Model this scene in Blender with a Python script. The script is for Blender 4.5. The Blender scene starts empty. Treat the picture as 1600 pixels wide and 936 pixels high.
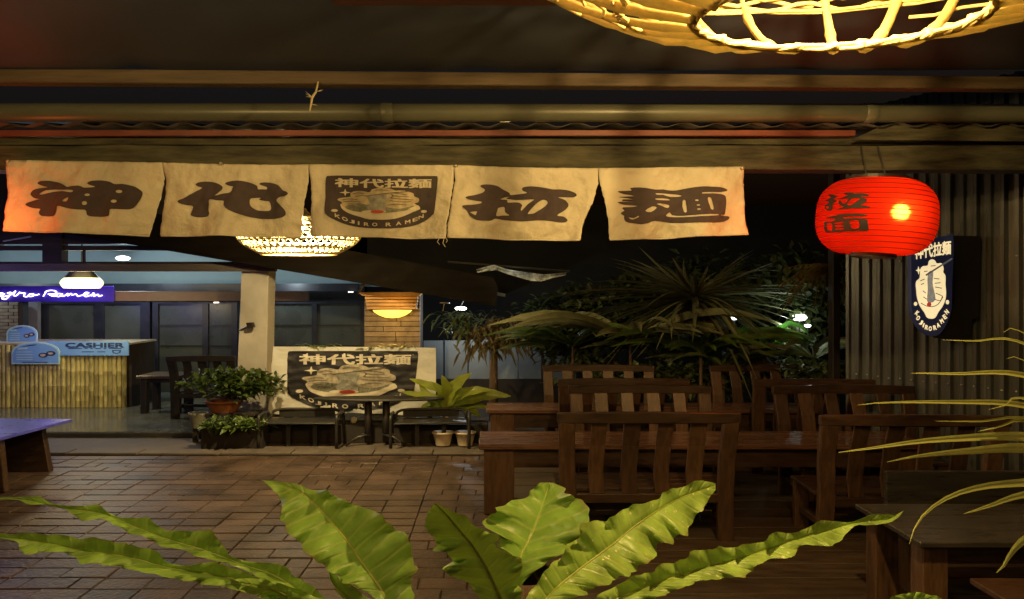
import bpy, bmesh, math, random
from mathutils import Vector, Matrix, noise
R = math.radians
rnd = random.Random(7)
SC = bpy.context.scene
COL = SC.collection
H = 2.2                      # eye height
F = 1000.0                   # focal length in photo pixels
CX, CY = 775.0, 455.0        # vanishing point in the photo

# ------------------------------------------------------------------ camera
cam_d = bpy.data.cameras.new('camera')
cam = bpy.data.objects.new('camera', cam_d)
COL.objects.link(cam)
cam.location = (0, 0, H)
cam.rotation_euler = (R(90), 0, 0)
cam_d.sensor_width = 36.0
cam_d.lens = 36.0 * F / 1600.0
cam_d.shift_x = (800 - CX) / 1600.0
cam_d.shift_y = -(468 - CY) / 1600.0
cam_d.clip_start = 0.05
cam_d.clip_end = 2000
SC.camera = cam
# ------------------------------------------------------------------ world: night sky
world = bpy.data.worlds.new("World")
SC.world = world
world.use_nodes = True
wn = world.node_tree
bg = wn.nodes['Background']
sky = wn.nodes.new('ShaderNodeTexSky')
sky.sky_type = 'NISHITA'
sky.sun_disc = False
sky.sun_elevation = R(-3)
sky.sun_rotation = R(200)
wn.links.new(sky.outputs[0], bg.inputs[0])
bg.inputs[1].default_value = 0.12
SC.view_settings.view_transform = 'Standard'
SC.view_settings.look = 'None'
SC.view_settings.exposure = 0.0
SC.view_settings.gamma = 1.0
SC.render.engine = 'CYCLES'
SC.cycles.use_denoising = True
SC.cycles.max_bounces = 8
SC.cycles.transparent_max_bounces = 12
SC.cycles.sample_clamp_indirect = 4.0
SC.cycles.caustics_reflective = False
SC.cycles.caustics_refractive = False


def P(px, py, Y):
    return Vector(((px - CX) / F * Y, Y, H - (py - CY) / F * Y))


def point_light(name, loc, power, col, rad=0.05):
    d = bpy.data.lights.new(name, 'POINT')
    d.energy = power
    d.color = col
    d.shadow_soft_size = rad
    o = bpy.data.objects.new(name, d)
    COL.objects.link(o)
    o.location = loc
    return o


WARM = (1.0, 0.64, 0.22)
# lamps of the place, some unseen, plus added stand-in lights
LAMP_NEAR = Vector((1.42, 2.57, 3.66))
point_light('inner_pendant_light', P(800, 335, 8.3), 42, WARM, 0.1)      # unseen light added behind the cloth to brighten the garden
point_light('rattan_lamp_bulb_light', LAMP_NEAR, 380, WARM, 0.06)
point_light('pendant_bulb_light', (-2.9, 2.0, 3.4), 165, WARM, 0.10)      # unseen lamp overhead at left, inferred from the even cloth light
point_light('pendant_bulb_light', (-0.4, -0.4, 3.5), 95, WARM, 0.10)
LAMP_FAR = P(467, 358, 7.6)
point_light('far_rattan_bulb_light', LAMP_FAR, 680, (1.0, 0.74, 0.34), 0.06)
LANTERN = P(1368, 340, 5.3)
LBULB = P(1404, 333, 5.015)
point_light('lantern_bulb_light', LBULB, 12, (1.0, 0.7, 0.22), 0.05)
point_light('lantern_glow_light', P(1238, 366, 5.12), 9, (1.0, 0.12, 0.02), 0.2)  # stand-in beside the lantern for the glow of its paper
LANTERN_L = P(-40, 350, 5.18)
point_light('side_lantern_light', LANTERN_L, 10, (1.0, 0.12, 0.02), 0.15)
point_light('hanging_lamp_light', P(128, 462, 10.8), 60, (1.0, 0.80, 0.38), 0.12)
point_light('ceiling_lamp_light', P(193, 414, 12.6), 60, (0.78, 0.93, 1.0), 0.1)
point_light('room_lamp_light', P(-60, 425, 12.6), 50, (0.78, 0.93, 1.0), 0.1)
point_light('room_lamp_light', P(430, 436, 12.9), 30, (0.78, 0.93, 1.0), 0.1)
point_light('wall_lamp_light', P(612, 505, 10.4), 14, (1.0, 0.55, 0.13), 0.06)
point_light('garden_lamp_light', P(1222, 508, 9.4), 8, (0.85, 1.0, 0.8), 0.04)
point_light('yard_light', P(722, 490, 11.4), 40, (0.9, 0.97, 1.0), 0.05)
point_light('neon_light', P(85, 480, 11.9), 6, (0.16, 0.10, 1.0), 0.3)
point_light('neon_light', P(-60, 490, 9.6), 30, (0.22, 0.2, 1.0), 0.4)  # stand-in ahead of the neon sign for its blue throw


# ------------------------------------------------------------------ materials
MATS = {}


def mat(name, base, rough=0.6, nscale=8.0, amp=0.25, bump=0.0, bscale=40.0, metal=0.0, rndamp=0.0,
        stretch=(1, 1, 1), col2=None, spec=0.5, coat=0.0, bdist=0.01, wpos=False):
    if name in MATS:
        return MATS[name]
    m = bpy.data.materials.new(name)
    m.use_nodes = True
    nt = m.node_tree
    N = nt.nodes
    L = nt.links
    b = N['Principled BSDF']
    b.inputs['Roughness'].default_value = rough
    b.inputs['Metallic'].default_value = metal
    b.inputs['Specular IOR Level'].default_value = spec
    b.inputs['Coat Weight'].default_value = coat
    tc = N.new('ShaderNodeTexCoord')
    mp = N.new('ShaderNodeMapping')
    mp.inputs['Scale'].default_value = stretch
    if wpos:
        ge = N.new('ShaderNodeNewGeometry')
        L.new(ge.outputs['Position'], mp.inputs[0])
    else:
        L.new(tc.outputs['Object'], mp.inputs[0])
    nz = N.new('ShaderNodeTexNoise')
    nz.inputs['Scale'].default_value = nscale
    nz.inputs['Detail'].default_value = 5
    nz.inputs['Roughness'].default_value = 0.6
    L.new(mp.outputs[0], nz.inputs['Vector'])
    mx = N.new('ShaderNodeMix')
    mx.data_type = 'RGBA'
    c2 = col2 if col2 else tuple(c * (1 - amp) for c in base)
    c1 = base if col2 else tuple(min(1, c * (1 + amp * 0.6)) for c in base)
    mx.inputs[6].default_value = (*c2, 1)
    mx.inputs[7].default_value = (*c1, 1)
    rr = N.new('ShaderNodeMapRange')
    rr.inputs[1].default_value = 0.3
    rr.inputs[2].default_value = 0.7
    L.new(nz.outputs[0], rr.inputs[0])
    L.new(rr.outputs[0], mx.inputs[0])
    out = mx.outputs[2]
    if rndamp > 0:
        oi = N.new('ShaderNodeObjectInfo')
        mr = N.new('ShaderNodeMapRange')
        mr.inputs[3].default_value = 1 - rndamp
        mr.inputs[4].default_value = 1 + rndamp
        L.new(oi.outputs['Random'], mr.inputs[0])
        vm = N.new('ShaderNodeVectorMath')
        vm.operation = 'SCALE'
        L.new(out, vm.inputs[0])
        L.new(mr.outputs[0], vm.inputs['Scale'])
        out = vm.outputs[0]
    L.new(out, b.inputs['Base Color'])
    # roughness variation
    rm = N.new('ShaderNodeMapRange')
    rm.inputs[3].default_value = max(0.05, rough - 0.12)
    rm.inputs[4].default_value = min(1.0, rough + 0.12)
    L.new(nz.outputs[0], rm.inputs[0])
    L.new(rm.outputs[0], b.inputs['Roughness'])
    if bump > 0:
        n2 = N.new('ShaderNodeTexNoise')
        n2.inputs['Scale'].default_value = bscale
        n2.inputs['Detail'].default_value = 4
        L.new(mp.outputs[0], n2.inputs['Vector'])
        bp = N.new('ShaderNodeBump')
        bp.inputs['Strength'].default_value = bump
        bp.inputs['Distance'].default_value = bdist
        L.new(n2.outputs[0], bp.inputs['Height'])
        L.new(bp.outputs[0], b.inputs['Normal'])
    MATS[name] = m
    return m


def emit(name, col, strength):
    if name in MATS:
        return MATS[name]
    m = bpy.data.materials.new(name)
    m.use_nodes = True
    b = m.node_tree.nodes['Principled BSDF']
    b.inputs['Base Color'].default_value = (*col, 1)
    b.inputs['Emission Color'].default_value = (*col, 1)
    b.inputs['Emission Strength'].default_value = strength
    b.inputs['Roughness'].default_value = 0.5
    MATS[name] = m
    return m


def leafmat(name, base, back=None, rough=0.4, trans=0.35, nscale=9.0, amp=0.3, rndamp=0.2, glints=False, bump=0.25):
    """leaf: principled mixed with translucent, veins by noise"""
    m = mat(name, base, rough, nscale, amp, bump, 30.0, rndamp=rndamp)
    nt = m.node_tree
    N = nt.nodes
    L = nt.links
    b = N['Principled BSDF']
    out = N['Material Output']
    tr = N.new('ShaderNodeBsdfTranslucent')
    tb = back or tuple(min(1, c * 1.25) for c in base)
    tr.inputs[0].default_value = (*tb, 1)
    ms = N.new('ShaderNodeMixShader')
    ms.inputs[0].default_value = trans
    L.new(b.outputs[0], ms.inputs[1])
    L.new(tr.outputs[0], ms.inputs[2])
    L.new(ms.outputs[0], out.inputs[0])
    if glints:
        src = b.inputs['Base Color'].links[0].from_socket
        tc = N.new('ShaderNodeTexCoord')
        vo = N.new('ShaderNodeTexVoronoi')
        vo.inputs['Scale'].default_value = 16
        L.new(tc.outputs['Object'], vo.inputs['Vector'])
        lt = N.new('ShaderNodeMath')
        lt.operation = 'LESS_THAN'
        lt.inputs[1].default_value = 0.11
        L.new(vo.outputs['Distance'], lt.inputs[0])
        mx = N.new('ShaderNodeMix')
        mx.data_type = 'RGBA'
        mx.inputs[7].default_value = (0.75, 0.75, 0.4, 1)  # wet glints painted into the leaf colour as pale dots
        L.new(src, mx.inputs[6])
        L.new(lt.outputs[0], mx.inputs[0])
        L.new(mx.outputs[2], b.inputs['Base Color'])
    return m


M_wood = mat('dark_varnished_wood', (0.046, 0.025, 0.015), 0.38, 5, 0.5, 0.25, 30, rndamp=0.32, stretch=(1, 6, 6), wpos=True, coat=0.15)
M_woodv = mat('dark_varnished_wood_upright', (0.085, 0.046, 0.027), 0.4, 5, 0.5, 0.25, 30, rndamp=0.35, stretch=(7, 7, 1), wpos=True, coat=0.15)
M_woodgloss = mat('glossy_table_wood', (0.13, 0.066, 0.046), 0.28, 4, 0.45, 0.18, 22, rndamp=0.15, stretch=(0.6, 9, 9), coat=0.5)
M_greywood = mat('grey_lacquered_wood', (0.038, 0.034, 0.030), 0.3, 4, 0.4, 0.12, 20, rndamp=0.1, stretch=(0.8, 8, 8), coat=0.3)
M_black = mat('black_stained_wood', (0.016, 0.012, 0.010), 0.5, 6, 0.4, 0.2, 25)
M_beam = mat('weathered_beam', (0.062, 0.058, 0.034), 0.8, 5.0, 0.85, 0.6, 14, stretch=(0.5, 3, 3), bdist=0.02)
M_beam2 = mat('brown_beam', (0.085, 0.058, 0.034), 0.6, 4, 0.5, 0.3, 20, stretch=(0.4, 5, 5))
M_gutter = mat('painted_gutter', (0.098, 0.102, 0.075), 0.38, 2, 0.3, 0.08, 8, stretch=(0.4, 2, 2))
M_red = mat('red_fascia', (0.17, 0.045, 0.032), 0.55, 5, 0.4, 0.2, 20, stretch=(0.6, 3, 3))
M_roof = mat('dark_corrugated_roof', (0.05, 0.045, 0.04), 0.5, 4, 0.4, 0.1, 20)
M_tarp = mat('dark_tarp', (0.026, 0.034, 0.056), 0.55, 1.2, 0.3, 0.15, 3)
M_zinc = mat('aged_zinc_sheet', (0.115, 0.122, 0.125), 0.36, 2.5, 0.6, 0.15, 16, metal=0.4, stretch=(2, 2, 0.2), rndamp=0.15)
M_bolt = mat('bolt_metal', (0.6, 0.58, 0.5), 0.3, 10, 0.2, metal=0.8)
M_mortar = mat('mortar', (0.030, 0.019, 0.014), 0.9, 14, 0.4, 0.5, 60)
M_brick = mat('paving_brick', (0.074, 0.049, 0.037), 0.45, 2.2, 0.6, 0.6, 26, rndamp=0.2, bdist=0.015, wpos=True, spec=0.3)
M_deck = mat('dark_floor_plank', (0.055, 0.037, 0.024), 0.6, 4, 0.5, 0.3, 20, rndamp=0.25, stretch=(0.6, 5, 5))
M_ground = mat('dark_earth', (0.045, 0.035, 0.028), 0.95, 4, 0.5, 0.6, 20)
M_concrete = mat('worn_concrete', (0.105, 0.085, 0.07), 0.7, 4, 0.35, 0.4, 30)
M_tile = mat('glossy_floor_tile', (0.15, 0.17, 0.155), 0.16, 3, 0.25, 0.05, 8, rndamp=0.08)
M_cream = mat('cream_plaster', (0.60, 0.56, 0.47), 0.75, 3, 0.15, 0.15, 30)
M_pale = mat('pale_painted_wall', (0.32, 0.44, 0.47), 0.7, 1.5, 0.12, 0.0)
M_darkfascia = mat('dark_fascia', (0.03, 0.022, 0.016), 0.6, 4, 0.4, 0.2, 20, stretch=(0.5, 3, 3))
M_brownbeam = mat('brown_painted_beam', (0.19, 0.12, 0.085), 0.55, 3, 0.25)
M_frame = mat('dark_window_frame', (0.022, 0.024, 0.034), 0.4, 5, 0.3)
M_pane = mat('dim_window_glass', (0.075, 0.085, 0.075), 0.3, 1.2, 0.35)
M_greyframe = mat('grey_door_post', (0.17, 0.16, 0.17), 0.6, 4, 0.2)
M_bamboo = mat('bamboo', (0.46, 0.40, 0.14), 0.42, 7, 0.45, 0.2, 30, rndamp=0.28, stretch=(3, 3, 0.7))
M_blueboard = mat('light_blue_board', (0.19, 0.42, 0.88), 0.5, 3, 0.12)
M_blueborder = mat('pale_blue_border', (0.45, 0.72, 0.85), 0.5, 3, 0.12)
M_navyprint = mat('navy_print', (0.03, 0.05, 0.13), 0.6, 6, 0.2)
M_clothblack = mat('print_brown_black', (0.064, 0.046, 0.05), 0.85, 5, 0.3, 0.25, 14)
M_neontop = mat('neon_tinted_tabletop', (0.10, 0.11, 0.70), 0.3, 3, 0.25, 0.08, 10)  # blue glow of the neon sign put into the tabletop colour
M_potorange = mat('terracotta_pot', (0.34, 0.12, 0.05), 0.7, 8, 0.3)
M_potcream = mat('cream_pot', (0.55, 0.45, 0.32), 0.55, 8, 0.2)
M_darkbox = mat('dark_planter', (0.018, 0.013, 0.010), 0.8, 8, 0.4, 0.2, 30)
M_metal = mat('dark_metal_tube', (0.05, 0.048, 0.045), 0.4, 8, 0.2, metal=0.5)
M_trunk = mat('bark', (0.13, 0.085, 0.055), 0.9, 14, 0.5, 0.8, 40, stretch=(1, 1, 0.4), bdist=0.02)
M_dry = mat('dry_foliage', (0.17, 0.11, 0.055), 0.85, 12, 0.5)
M_stone = mat('pillar_stone', (0.19, 0.15, 0.11), 0.8, 6, 0.4, 0.5, 30, rndamp=0.2)
M_pine = mat('pine_slat', (0.50, 0.30, 0.12), 0.5, 6, 0.3, 0.15, 20, rndamp=0.15)
M_fencepanel = mat('pale_fence_panel', (0.155, 0.175, 0.182), 0.55, 2, 0.15, rndamp=0.22)
M_banner = mat('cream_banner_cloth', (0.80, 0.80, 0.74), 0.75, 3, 0.12, 0.5, 5, bdist=0.03, stretch=(1, 1, 2))
M_boardnavy = mat('banner_navy_print', (0.022, 0.022, 0.030), 0.55, 5, 0.2)
M_grey = mat('print_grey', (0.33, 0.33, 0.29), 0.7, 16, 0.5)
M_creamprint = mat('print_cream', (0.76, 0.70, 0.56), 0.7, 8, 0.12)
M_noodle = mat('print_noodle', (0.50, 0.45, 0.34), 0.7, 22, 0.45)
M_printline = mat('print_line', (0.12, 0.10, 0.08), 0.7, 8, 0.2)
M_soup = mat('print_green_grey', (0.20, 0.20, 0.15), 0.7, 30, 0.6)
M_printred = mat('print_red', (0.50, 0.07, 0.04), 0.7, 8, 0.2)
M_cane = mat('rattan_cane', (0.62, 0.47, 0.20), 0.5, 9, 0.4, 0.3, 40, rndamp=0.05)
M_cane2 = mat('pale_rattan_cane', (0.78, 0.66, 0.36), 0.5, 9, 0.3, 0.3, 40)


def glowing_cane(m, w, c):
    nt = m.node_tree
    tr_ = nt.nodes.new('ShaderNodeBsdfTranslucent')
    tr_.inputs[0].default_value = (*c, 1)
    ms_ = nt.nodes.new('ShaderNodeMixShader')
    ms_.inputs[0].default_value = w
    nt.links.new(nt.nodes['Principled BSDF'].outputs[0], ms_.inputs[1])
    nt.links.new(tr_.outputs[0], ms_.inputs[2])
    nt.links.new(ms_.outputs[0], nt.nodes['Material Output'].inputs[0])


glowing_cane(M_cane, 0.2, (0.95, 0.88, 0.5))
M_bulb = emit('warm_bulb', (1.0, 0.78, 0.32), 60)
M_shade = mat('pendant_shade_mesh', (0.20, 0.18, 0.14), 0.6, 8, 0.3)
M_white = emit('white_lamp_glow', (1.0, 0.98, 0.80), 9)
M_whitecool = emit('cool_lamp_glow', (0.95, 1.0, 0.95), 8)
M_bowlglow = emit('wall_lamp_glass', (1.0, 0.62, 0.10), 1.7)
M_pendglow = emit('pendant_glow', (1.0, 0.93, 0.52), 1.6)
M_neon = emit('neon_tube', (1.0, 0.86, 1.0), 3.0)
M_neonboard = emit('neon_back_panel', (0.05, 0.022, 0.45), 0.06)
M_spot = emit('downlight', (1.0, 0.9, 0.7), 3)
M_lanternblack = mat('lantern_ink', (0.012, 0.006, 0.005), 0.7, 8, 0.2)
M_lanternrim = mat('lantern_rim', (0.02, 0.015, 0.012), 0.5, 8, 0.2)
M_fernleaf = leafmat('birds_nest_fern_leaf', (0.25, 0.44, 0.08), (0.28, 0.46, 0.05), 0.44, 0.16, 7, 0.35, 0.15, glints=False)
M_fernglint = leafmat('birds_nest_fern_leaf_glint', (0.31, 0.48, 0.10), (0.30, 0.46, 0.05), 0.38, 0.22, 7, 0.5, 0.1, glints=True)


def veined(m, k):
    nt = m.node_tree
    N = nt.nodes
    L = nt.links
    b = N['Principled BSDF']
    uv = N.new('ShaderNodeUVMap')
    sp_ = N.new('ShaderNodeSeparateXYZ')
    L.new(uv.outputs[0], sp_.inputs[0])

    def op(o, a, c):
        n_ = N.new('ShaderNodeMath')
        n_.operation = o
        for i_, q_ in enumerate((a, c)):
            if q_ is None:
                continue
            if isinstance(q_, (int, float)):
                n_.inputs[i_].default_value = q_
            else:
                L.new(q_, n_.inputs[i_])
        return n_.outputs[0]
    ab = op('ABSOLUTE', sp_.outputs[1], None)
    nz = N.new('ShaderNodeTexNoise')
    nz.inputs['Scale'].default_value = 6
    tcn = N.new('ShaderNodeTexCoord')
    L.new(tcn.outputs['Object'], nz.inputs['Vector'])
    ph_ = op('ADD', op('SUBTRACT', op('MULTIPLY', sp_.outputs[0], k), op('MULTIPLY', ab, 5.5)), op('MULTIPLY', nz.outputs[0], 3.0))
    w_ = op('POWER', op('MULTIPLY', op('ADD', op('SINE', ph_, None), 1.0), 0.5), 7.0)
    src = b.inputs['Base Color'].links[0].from_socket
    mx = N.new('ShaderNodeMix')
    mx.data_type = 'RGBA'
    mx.inputs[7].default_value = (0.42, 0.52, 0.16, 1)
    L.new(src, mx.inputs[6])
    L.new(op('MULTIPLY', w_, 0.35), mx.inputs[0])
    # browned outermost margin, patchy
    mg = op('MULTIPLY', op('POWER', ab, 14.0), op('GREATER_THAN', nz.outputs[0], 0.52))
    m2 = N.new('ShaderNodeMix')
    m2.data_type = 'RGBA'
    m2.inputs[7].default_value = (0.20, 0.14, 0.05, 1)
    L.new(mx.outputs[2], m2.inputs[6])
    L.new(op('MULTIPLY', mg, 0.7), m2.inputs[0])
    L.new(m2.outputs[2], b.inputs['Base Color'])
    bp = N.new('ShaderNodeBump')
    bp.inputs['Strength'].default_value = 0.5
    bp.inputs['Distance'].default_value = 0.006
    bp.invert = True
    L.new(w_, bp.inputs['Height'])
    old = b.inputs['Normal'].links[0].from_node
    L.new(bp.outputs[0], old.inputs['Normal'])


veined(M_fernleaf, 95.0)
veined(M_fernglint, 110.0)
M_fernrib = leafmat('fern_midrib', (0.42, 0.46, 0.10), None, 0.4, 0.2, 6, 0.2, 0.05)
M_palm = leafmat('palm_blade', (0.46, 0.50, 0.14), None, 0.4, 0.35, 8, 0.3, 0.25)
M_yucca = leafmat('yucca_blade', (0.17, 0.18, 0.09), None, 0.5, 0.2, 6, 0.4, 0.4)
M_bush = leafmat('bush_leaf', (0.09, 0.14, 0.03), None, 0.4, 0.3, 3, 0.7, 0.2)
M_bushdark = leafmat('dark_bush_leaf', (0.085, 0.115, 0.04), None, 0.45, 0.25, 3, 0.7, 0.3)
M_broad = leafmat('broad_leaf', (0.30, 0.36, 0.05), None, 0.35, 0.35, 5, 0.4, 0.25)
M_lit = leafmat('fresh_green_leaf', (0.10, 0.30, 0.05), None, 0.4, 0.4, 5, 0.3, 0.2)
M_dryfrond = leafmat('dry_frond', (0.14, 0.105, 0.03), None, 0.6, 0.3, 6, 0.4, 0.3)


def make_cloth_mat():
    m = mat('noren_cloth', (0.66, 0.60, 0.46), 0.6, 2.5, 0.2, 0.9, 5.5, bdist=0.06)
    nt = m.node_tree
    b = nt.nodes['Principled BSDF']
    tr = nt.nodes.new('ShaderNodeBsdfTranslucent')
    tr.inputs[0].default_value = (0.62, 0.5, 0.3, 1)
    ms = nt.nodes.new('ShaderNodeMixShader')
    ms.inputs[0].default_value = 0.12
    nt.links.new(b.outputs[0], ms.inputs[1])
    nt.links.new(tr.outputs[0], ms.inputs[2])
    nt.links.new(ms.outputs[0], nt.nodes['Material Output'].inputs[0])
    return m


M_cloth = make_cloth_mat()


def make_lantern_mat():
    m = bpy.data.materials.new('red_lantern_paper')
    m.use_nodes = True
    nt = m.node_tree
    N = nt.nodes
    N.remove(N['Principled BSDF'])
    t = N.new('ShaderNodeBsdfTranslucent')
    t.inputs[0].default_value = (0.95, 0.028, 0.005, 1)
    d = N.new('ShaderNodeBsdfDiffuse')
    d.inputs[0].default_value = (0.85, 0.008, 0.005, 1)
    tp = N.new('ShaderNodeBsdfRefraction')
    tp.inputs['Color'].default_value = (1.0, 0.30, 0.06, 1)
    tp.inputs['Roughness'].default_value = 0.62
    tp.inputs['IOR'].default_value = 1.5
    m1 = N.new('ShaderNodeMixShader')
    m1.inputs[0].default_value = 0.3
    m2 = N.new('ShaderNodeMixShader')
    m2.inputs[0].default_value = 0.32
    nt.links.new(t.outputs[0], m1.inputs[1])
    nt.links.new(d.outputs[0], m1.inputs[2])
    nt.links.new(m1.outputs[0], m2.inputs[1])
    nt.links.new(tp.outputs[0], m2.inputs[2])
    nt.links.new(m2.outputs[0], N['Material Output'].inputs[0])
    return m


M_lantern = make_lantern_mat()


# ------------------------------------------------------------------ builders
class MB:
    def __init__(self):
        self.v = []
        self.f = []

    def box(self, x0, x1, y0, y1, z0, z1, mtx=None):
        b = len(self.v)
        for z in (z0, z1):
            for (x, y) in ((x0, y0), (x1, y0), (x1, y1), (x0, y1)):
                p = Vector((x, y, z))
                self.v.append(mtx @ p if mtx else p)
        for q in ((0, 3, 2, 1), (4, 5, 6, 7), (0, 1, 5, 4), (1, 2, 6, 5), (2, 3, 7, 6), (3, 0, 4, 7)):
            self.f.append(tuple(b + i for i in q))
        return self

    def ring(self, pts, closed=True):
        b = len(self.v)
        self.v += [Vector(p) for p in pts]
        return list(range(b, b + len(pts)))

    def bridge(self, a, c, closed=True):
        n = len(a)
        for i in range(n if closed else n - 1):
            j = (i + 1) % n
            self.f.append((a[i], a[j], c[j], c[i]))

    def tube(self, pts, rad, n=6, caps=True, flat=None):
        """round tube through pts; rad number or list; flat=(rx, ry) multiplies"""
        pts = [Vector(p) for p in pts]
        rs = rad if isinstance(rad, (list, tuple)) else [rad] * len(pts)
        prev = None
        ref = Vector((0, 0, 1))
        u = None
        rings = []
        for i, p in enumerate(pts):
            if i == 0:
                d = pts[1] - pts[0]
            elif i == len(pts) - 1:
                d = pts[-1] - pts[-2]
            else:
                d = pts[i + 1] - pts[i - 1]
            d.normalize()
            if u is None:
                ref = Vector((0, 0, 1)) if abs(d.z) < 0.9 else Vector((1, 0, 0))
                u = d.cross(ref).normalized()
            else:
                u = (u - d * u.dot(d)).normalized()
            w = d.cross(u)
            rings.append(self.ring([p + (u * math.cos(2 * math.pi * k / n) + w * math.sin(2 * math.pi * k / n)) * rs[i] for k in range(n)]))
        for a, c in zip(rings, rings[1:]):
            self.bridge(a, c)
        if caps:
            self.f.append(tuple(reversed(rings[0])))
            self.f.append(tuple(rings[-1]))
        return self

    def lathe(self, prof, c, n=24, sx=1.0, sy=1.0, capb=False, capt=False):
        c = Vector(c)
        rings = [self.ring([c + Vector((r * sx * math.cos(2 * math.pi * k / n), r * sy * math.sin(2 * math.pi * k / n), z)) for k in range(n)]) for r, z in prof]
        for a, d in zip(rings, rings[1:]):
            self.bridge(a, d)
        if capb:
            self.f.append(tuple(reversed(rings[0])))
        if capt:
            self.f.append(tuple(rings[-1]))
        return self

    def prism(self, poly, y0, y1):
        """polygon [(x,z)] extruded along y"""
        n = len(poly)
        a = self.ring([(x, y0, z) for x, z in poly])
        c = self.ring([(x, y1, z) for x, z in poly])
        self.bridge(a, c)
        self.f.append(tuple(reversed(a)))
        self.f.append(tuple(c))
        return self

    def grid(self, pts):
        ids = [self.ring(r) for r in pts]
        for a, c in zip(ids, ids[1:]):
            self.bridge(a, c, False)
        return self

    def leaf(self, base, d, up, ln, w, fold=0.25, droop=0.0, n=3):
        """small pointed leaf of 2*n quads"""
        d = d.normalized()
        s = d.cross(up)
        if s.length < 1e-4:
            s = Vector((1, 0, 0))
        s.normalize()
        nn = s.cross(d)
        rows = []
        for i in range(n + 1):
            t = i / n
            wd = w * (math.sin(math.pi * min(1, t * 0.9 + 0.08)) ** 0.8) if i < n else w * 0.04
            p = base + d * (ln * t) - Vector((0, 0, 1)) * (droop * ln * t * t)
            rows.append((p - s * wd + nn * (fold * wd), p, p + s * wd + nn * (fold * wd)))
        self.grid(rows)

    def mesh(self, name, org=(0, 0, 0)):
        me = bpy.data.meshes.new(name)
        o = Vector(org)
        me.from_pydata([tuple(p - o) for p in self.v], [], self.f)
        me.update()
        return me

    def build(self, name, m, parent=None, org=None, smooth=False, bevel=0.0):
        if org is None:
            org = rootloc(parent)
        me = self.mesh(name, org)
        return link(name, me, m, parent, smooth, bevel)


def rootloc(parent):
    if parent is None:
        return Vector((0, 0, 0))
    while parent.parent:
        parent = parent.parent
    return parent.location.copy()


def link(name, me, m, parent=None, smooth=False, bevel=0.0):
    o = bpy.data.objects.new(name, me)
    COL.objects.link(o)
    if m and not me.materials:
        me.materials.append(m)
    if smooth:
        me.shade_smooth()
    if parent:
        o.parent = parent
    if bevel > 0:
        bv = o.modifiers.new('edge', 'BEVEL')
        bv.width = bevel
        bv.segments = 1
        bv.limit_method = 'ANGLE'
    return o


def tag(o, label, cat, group=None, kind=None):
    o['label'] = label
    o['category'] = cat
    if group:
        o['group'] = group
    if kind:
        o['kind'] = kind
    return o


def thing(name, label, cat, loc=(0, 0, 0), rz=0.0, group=None):
    o = bpy.data.objects.new(name, None)
    COL.objects.link(o)
    o.location = loc
    o.rotation_euler = (0, 0, rz)
    o.empty_display_size = 0.1
    return tag(o, label, cat, group)


def struct(o):
    o['kind'] = 'structure'
    return o


KIDS = {}


def dup(root, loc, rz, label):
    r = root.copy()
    COL.objects.link(r)
    r.location = loc
    r.rotation_euler = (0, 0, rz)
    r['label'] = label
    for ch in list(root.children):
        c = ch.copy()
        COL.objects.link(c)
        c.parent = r
        for g in list(ch.children):
            d = g.copy()
            COL.objects.link(d)
            d.parent = c
    return r


def resample(pts, n):
    pts = [Vector(p) for p in pts]
    L = [0]
    for a, b in zip(pts, pts[1:]):
        L.append(L[-1] + (b - a).length)
    out = []
    j = 0
    for i in range(n):
        t = L[-1] * i / (n - 1)
        while j < len(L) - 2 and L[j + 1] < t:
            j += 1
        seg = L[j + 1] - L[j]
        k = 0 if seg == 0 else (t - L[j]) / seg
        out.append(pts[j].lerp(pts[j + 1], min(1, k)))
    return out


def smooth_loop(pts, sub=4):
    n = len(pts)
    out = []
    for i in range(n):
        p0, p1, p2, p3 = (Vector(pts[(i + k) % n]) for k in (-1, 0, 1, 2))
        for s in range(sub):
            t = s / sub
            out.append(0.5 * ((2 * p1) + (p2 - p0) * t + (2 * p0 - 5 * p1 + 4 * p2 - p3) * t * t + (3 * p1 - p0 - 3 * p2 + p3) * t ** 3))
    return out


def smooth_path(pts, sub=5):
    pts = [Vector(p) for p in pts]
    ext = [pts[0] * 2 - pts[1]] + pts + [pts[-1] * 2 - pts[-2]]
    out = []
    for i in range(1, len(ext) - 2):
        p0, p1, p2, p3 = ext[i - 1:i + 3]
        for s in range(sub):
            t = s / sub
            out.append(0.5 * ((2 * p1) + (p2 - p0) * t + (2 * p0 - 5 * p1 + 4 * p2 - p3) * t * t + (3 * p1 - p0 - 3 * p2 + p3) * t ** 3))
    out.append(pts[-1])
    return out


def ell(cx, cy, rx, ry, n=14):
    return [(cx + rx * math.cos(2 * math.pi * k / n), cy + ry * math.sin(2 * math.pi * k / n)) for k in range(n)]


def flat_mesh(loops):
    """filled flat mesh in xy with holes (even-odd)"""
    c = bpy.data.curves.new('outline', 'CURVE')
    c.dimensions = '2D'
    c.fill_mode = 'BOTH'
    for lp in loops:
        s = c.splines.new('POLY')
        s.points.add(len(lp) - 1)
        for i, p in enumerate(lp):
            s.points[i].co = (p[0], -p[1], 0, 1)
        s.use_cyclic_u = True
    return curve_to_mesh(c)


def curve_to_mesh(c):
    o = bpy.data.objects.new('outline', c)
    COL.objects.link(o)
    dg = bpy.context.evaluated_depsgraph_get()
    me = bpy.data.meshes.new_from_object(o.evaluated_get(dg))
    bpy.data.objects.remove(o)
    bpy.data.curves.remove(c)
    me.materials.clear()
    return me


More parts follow.
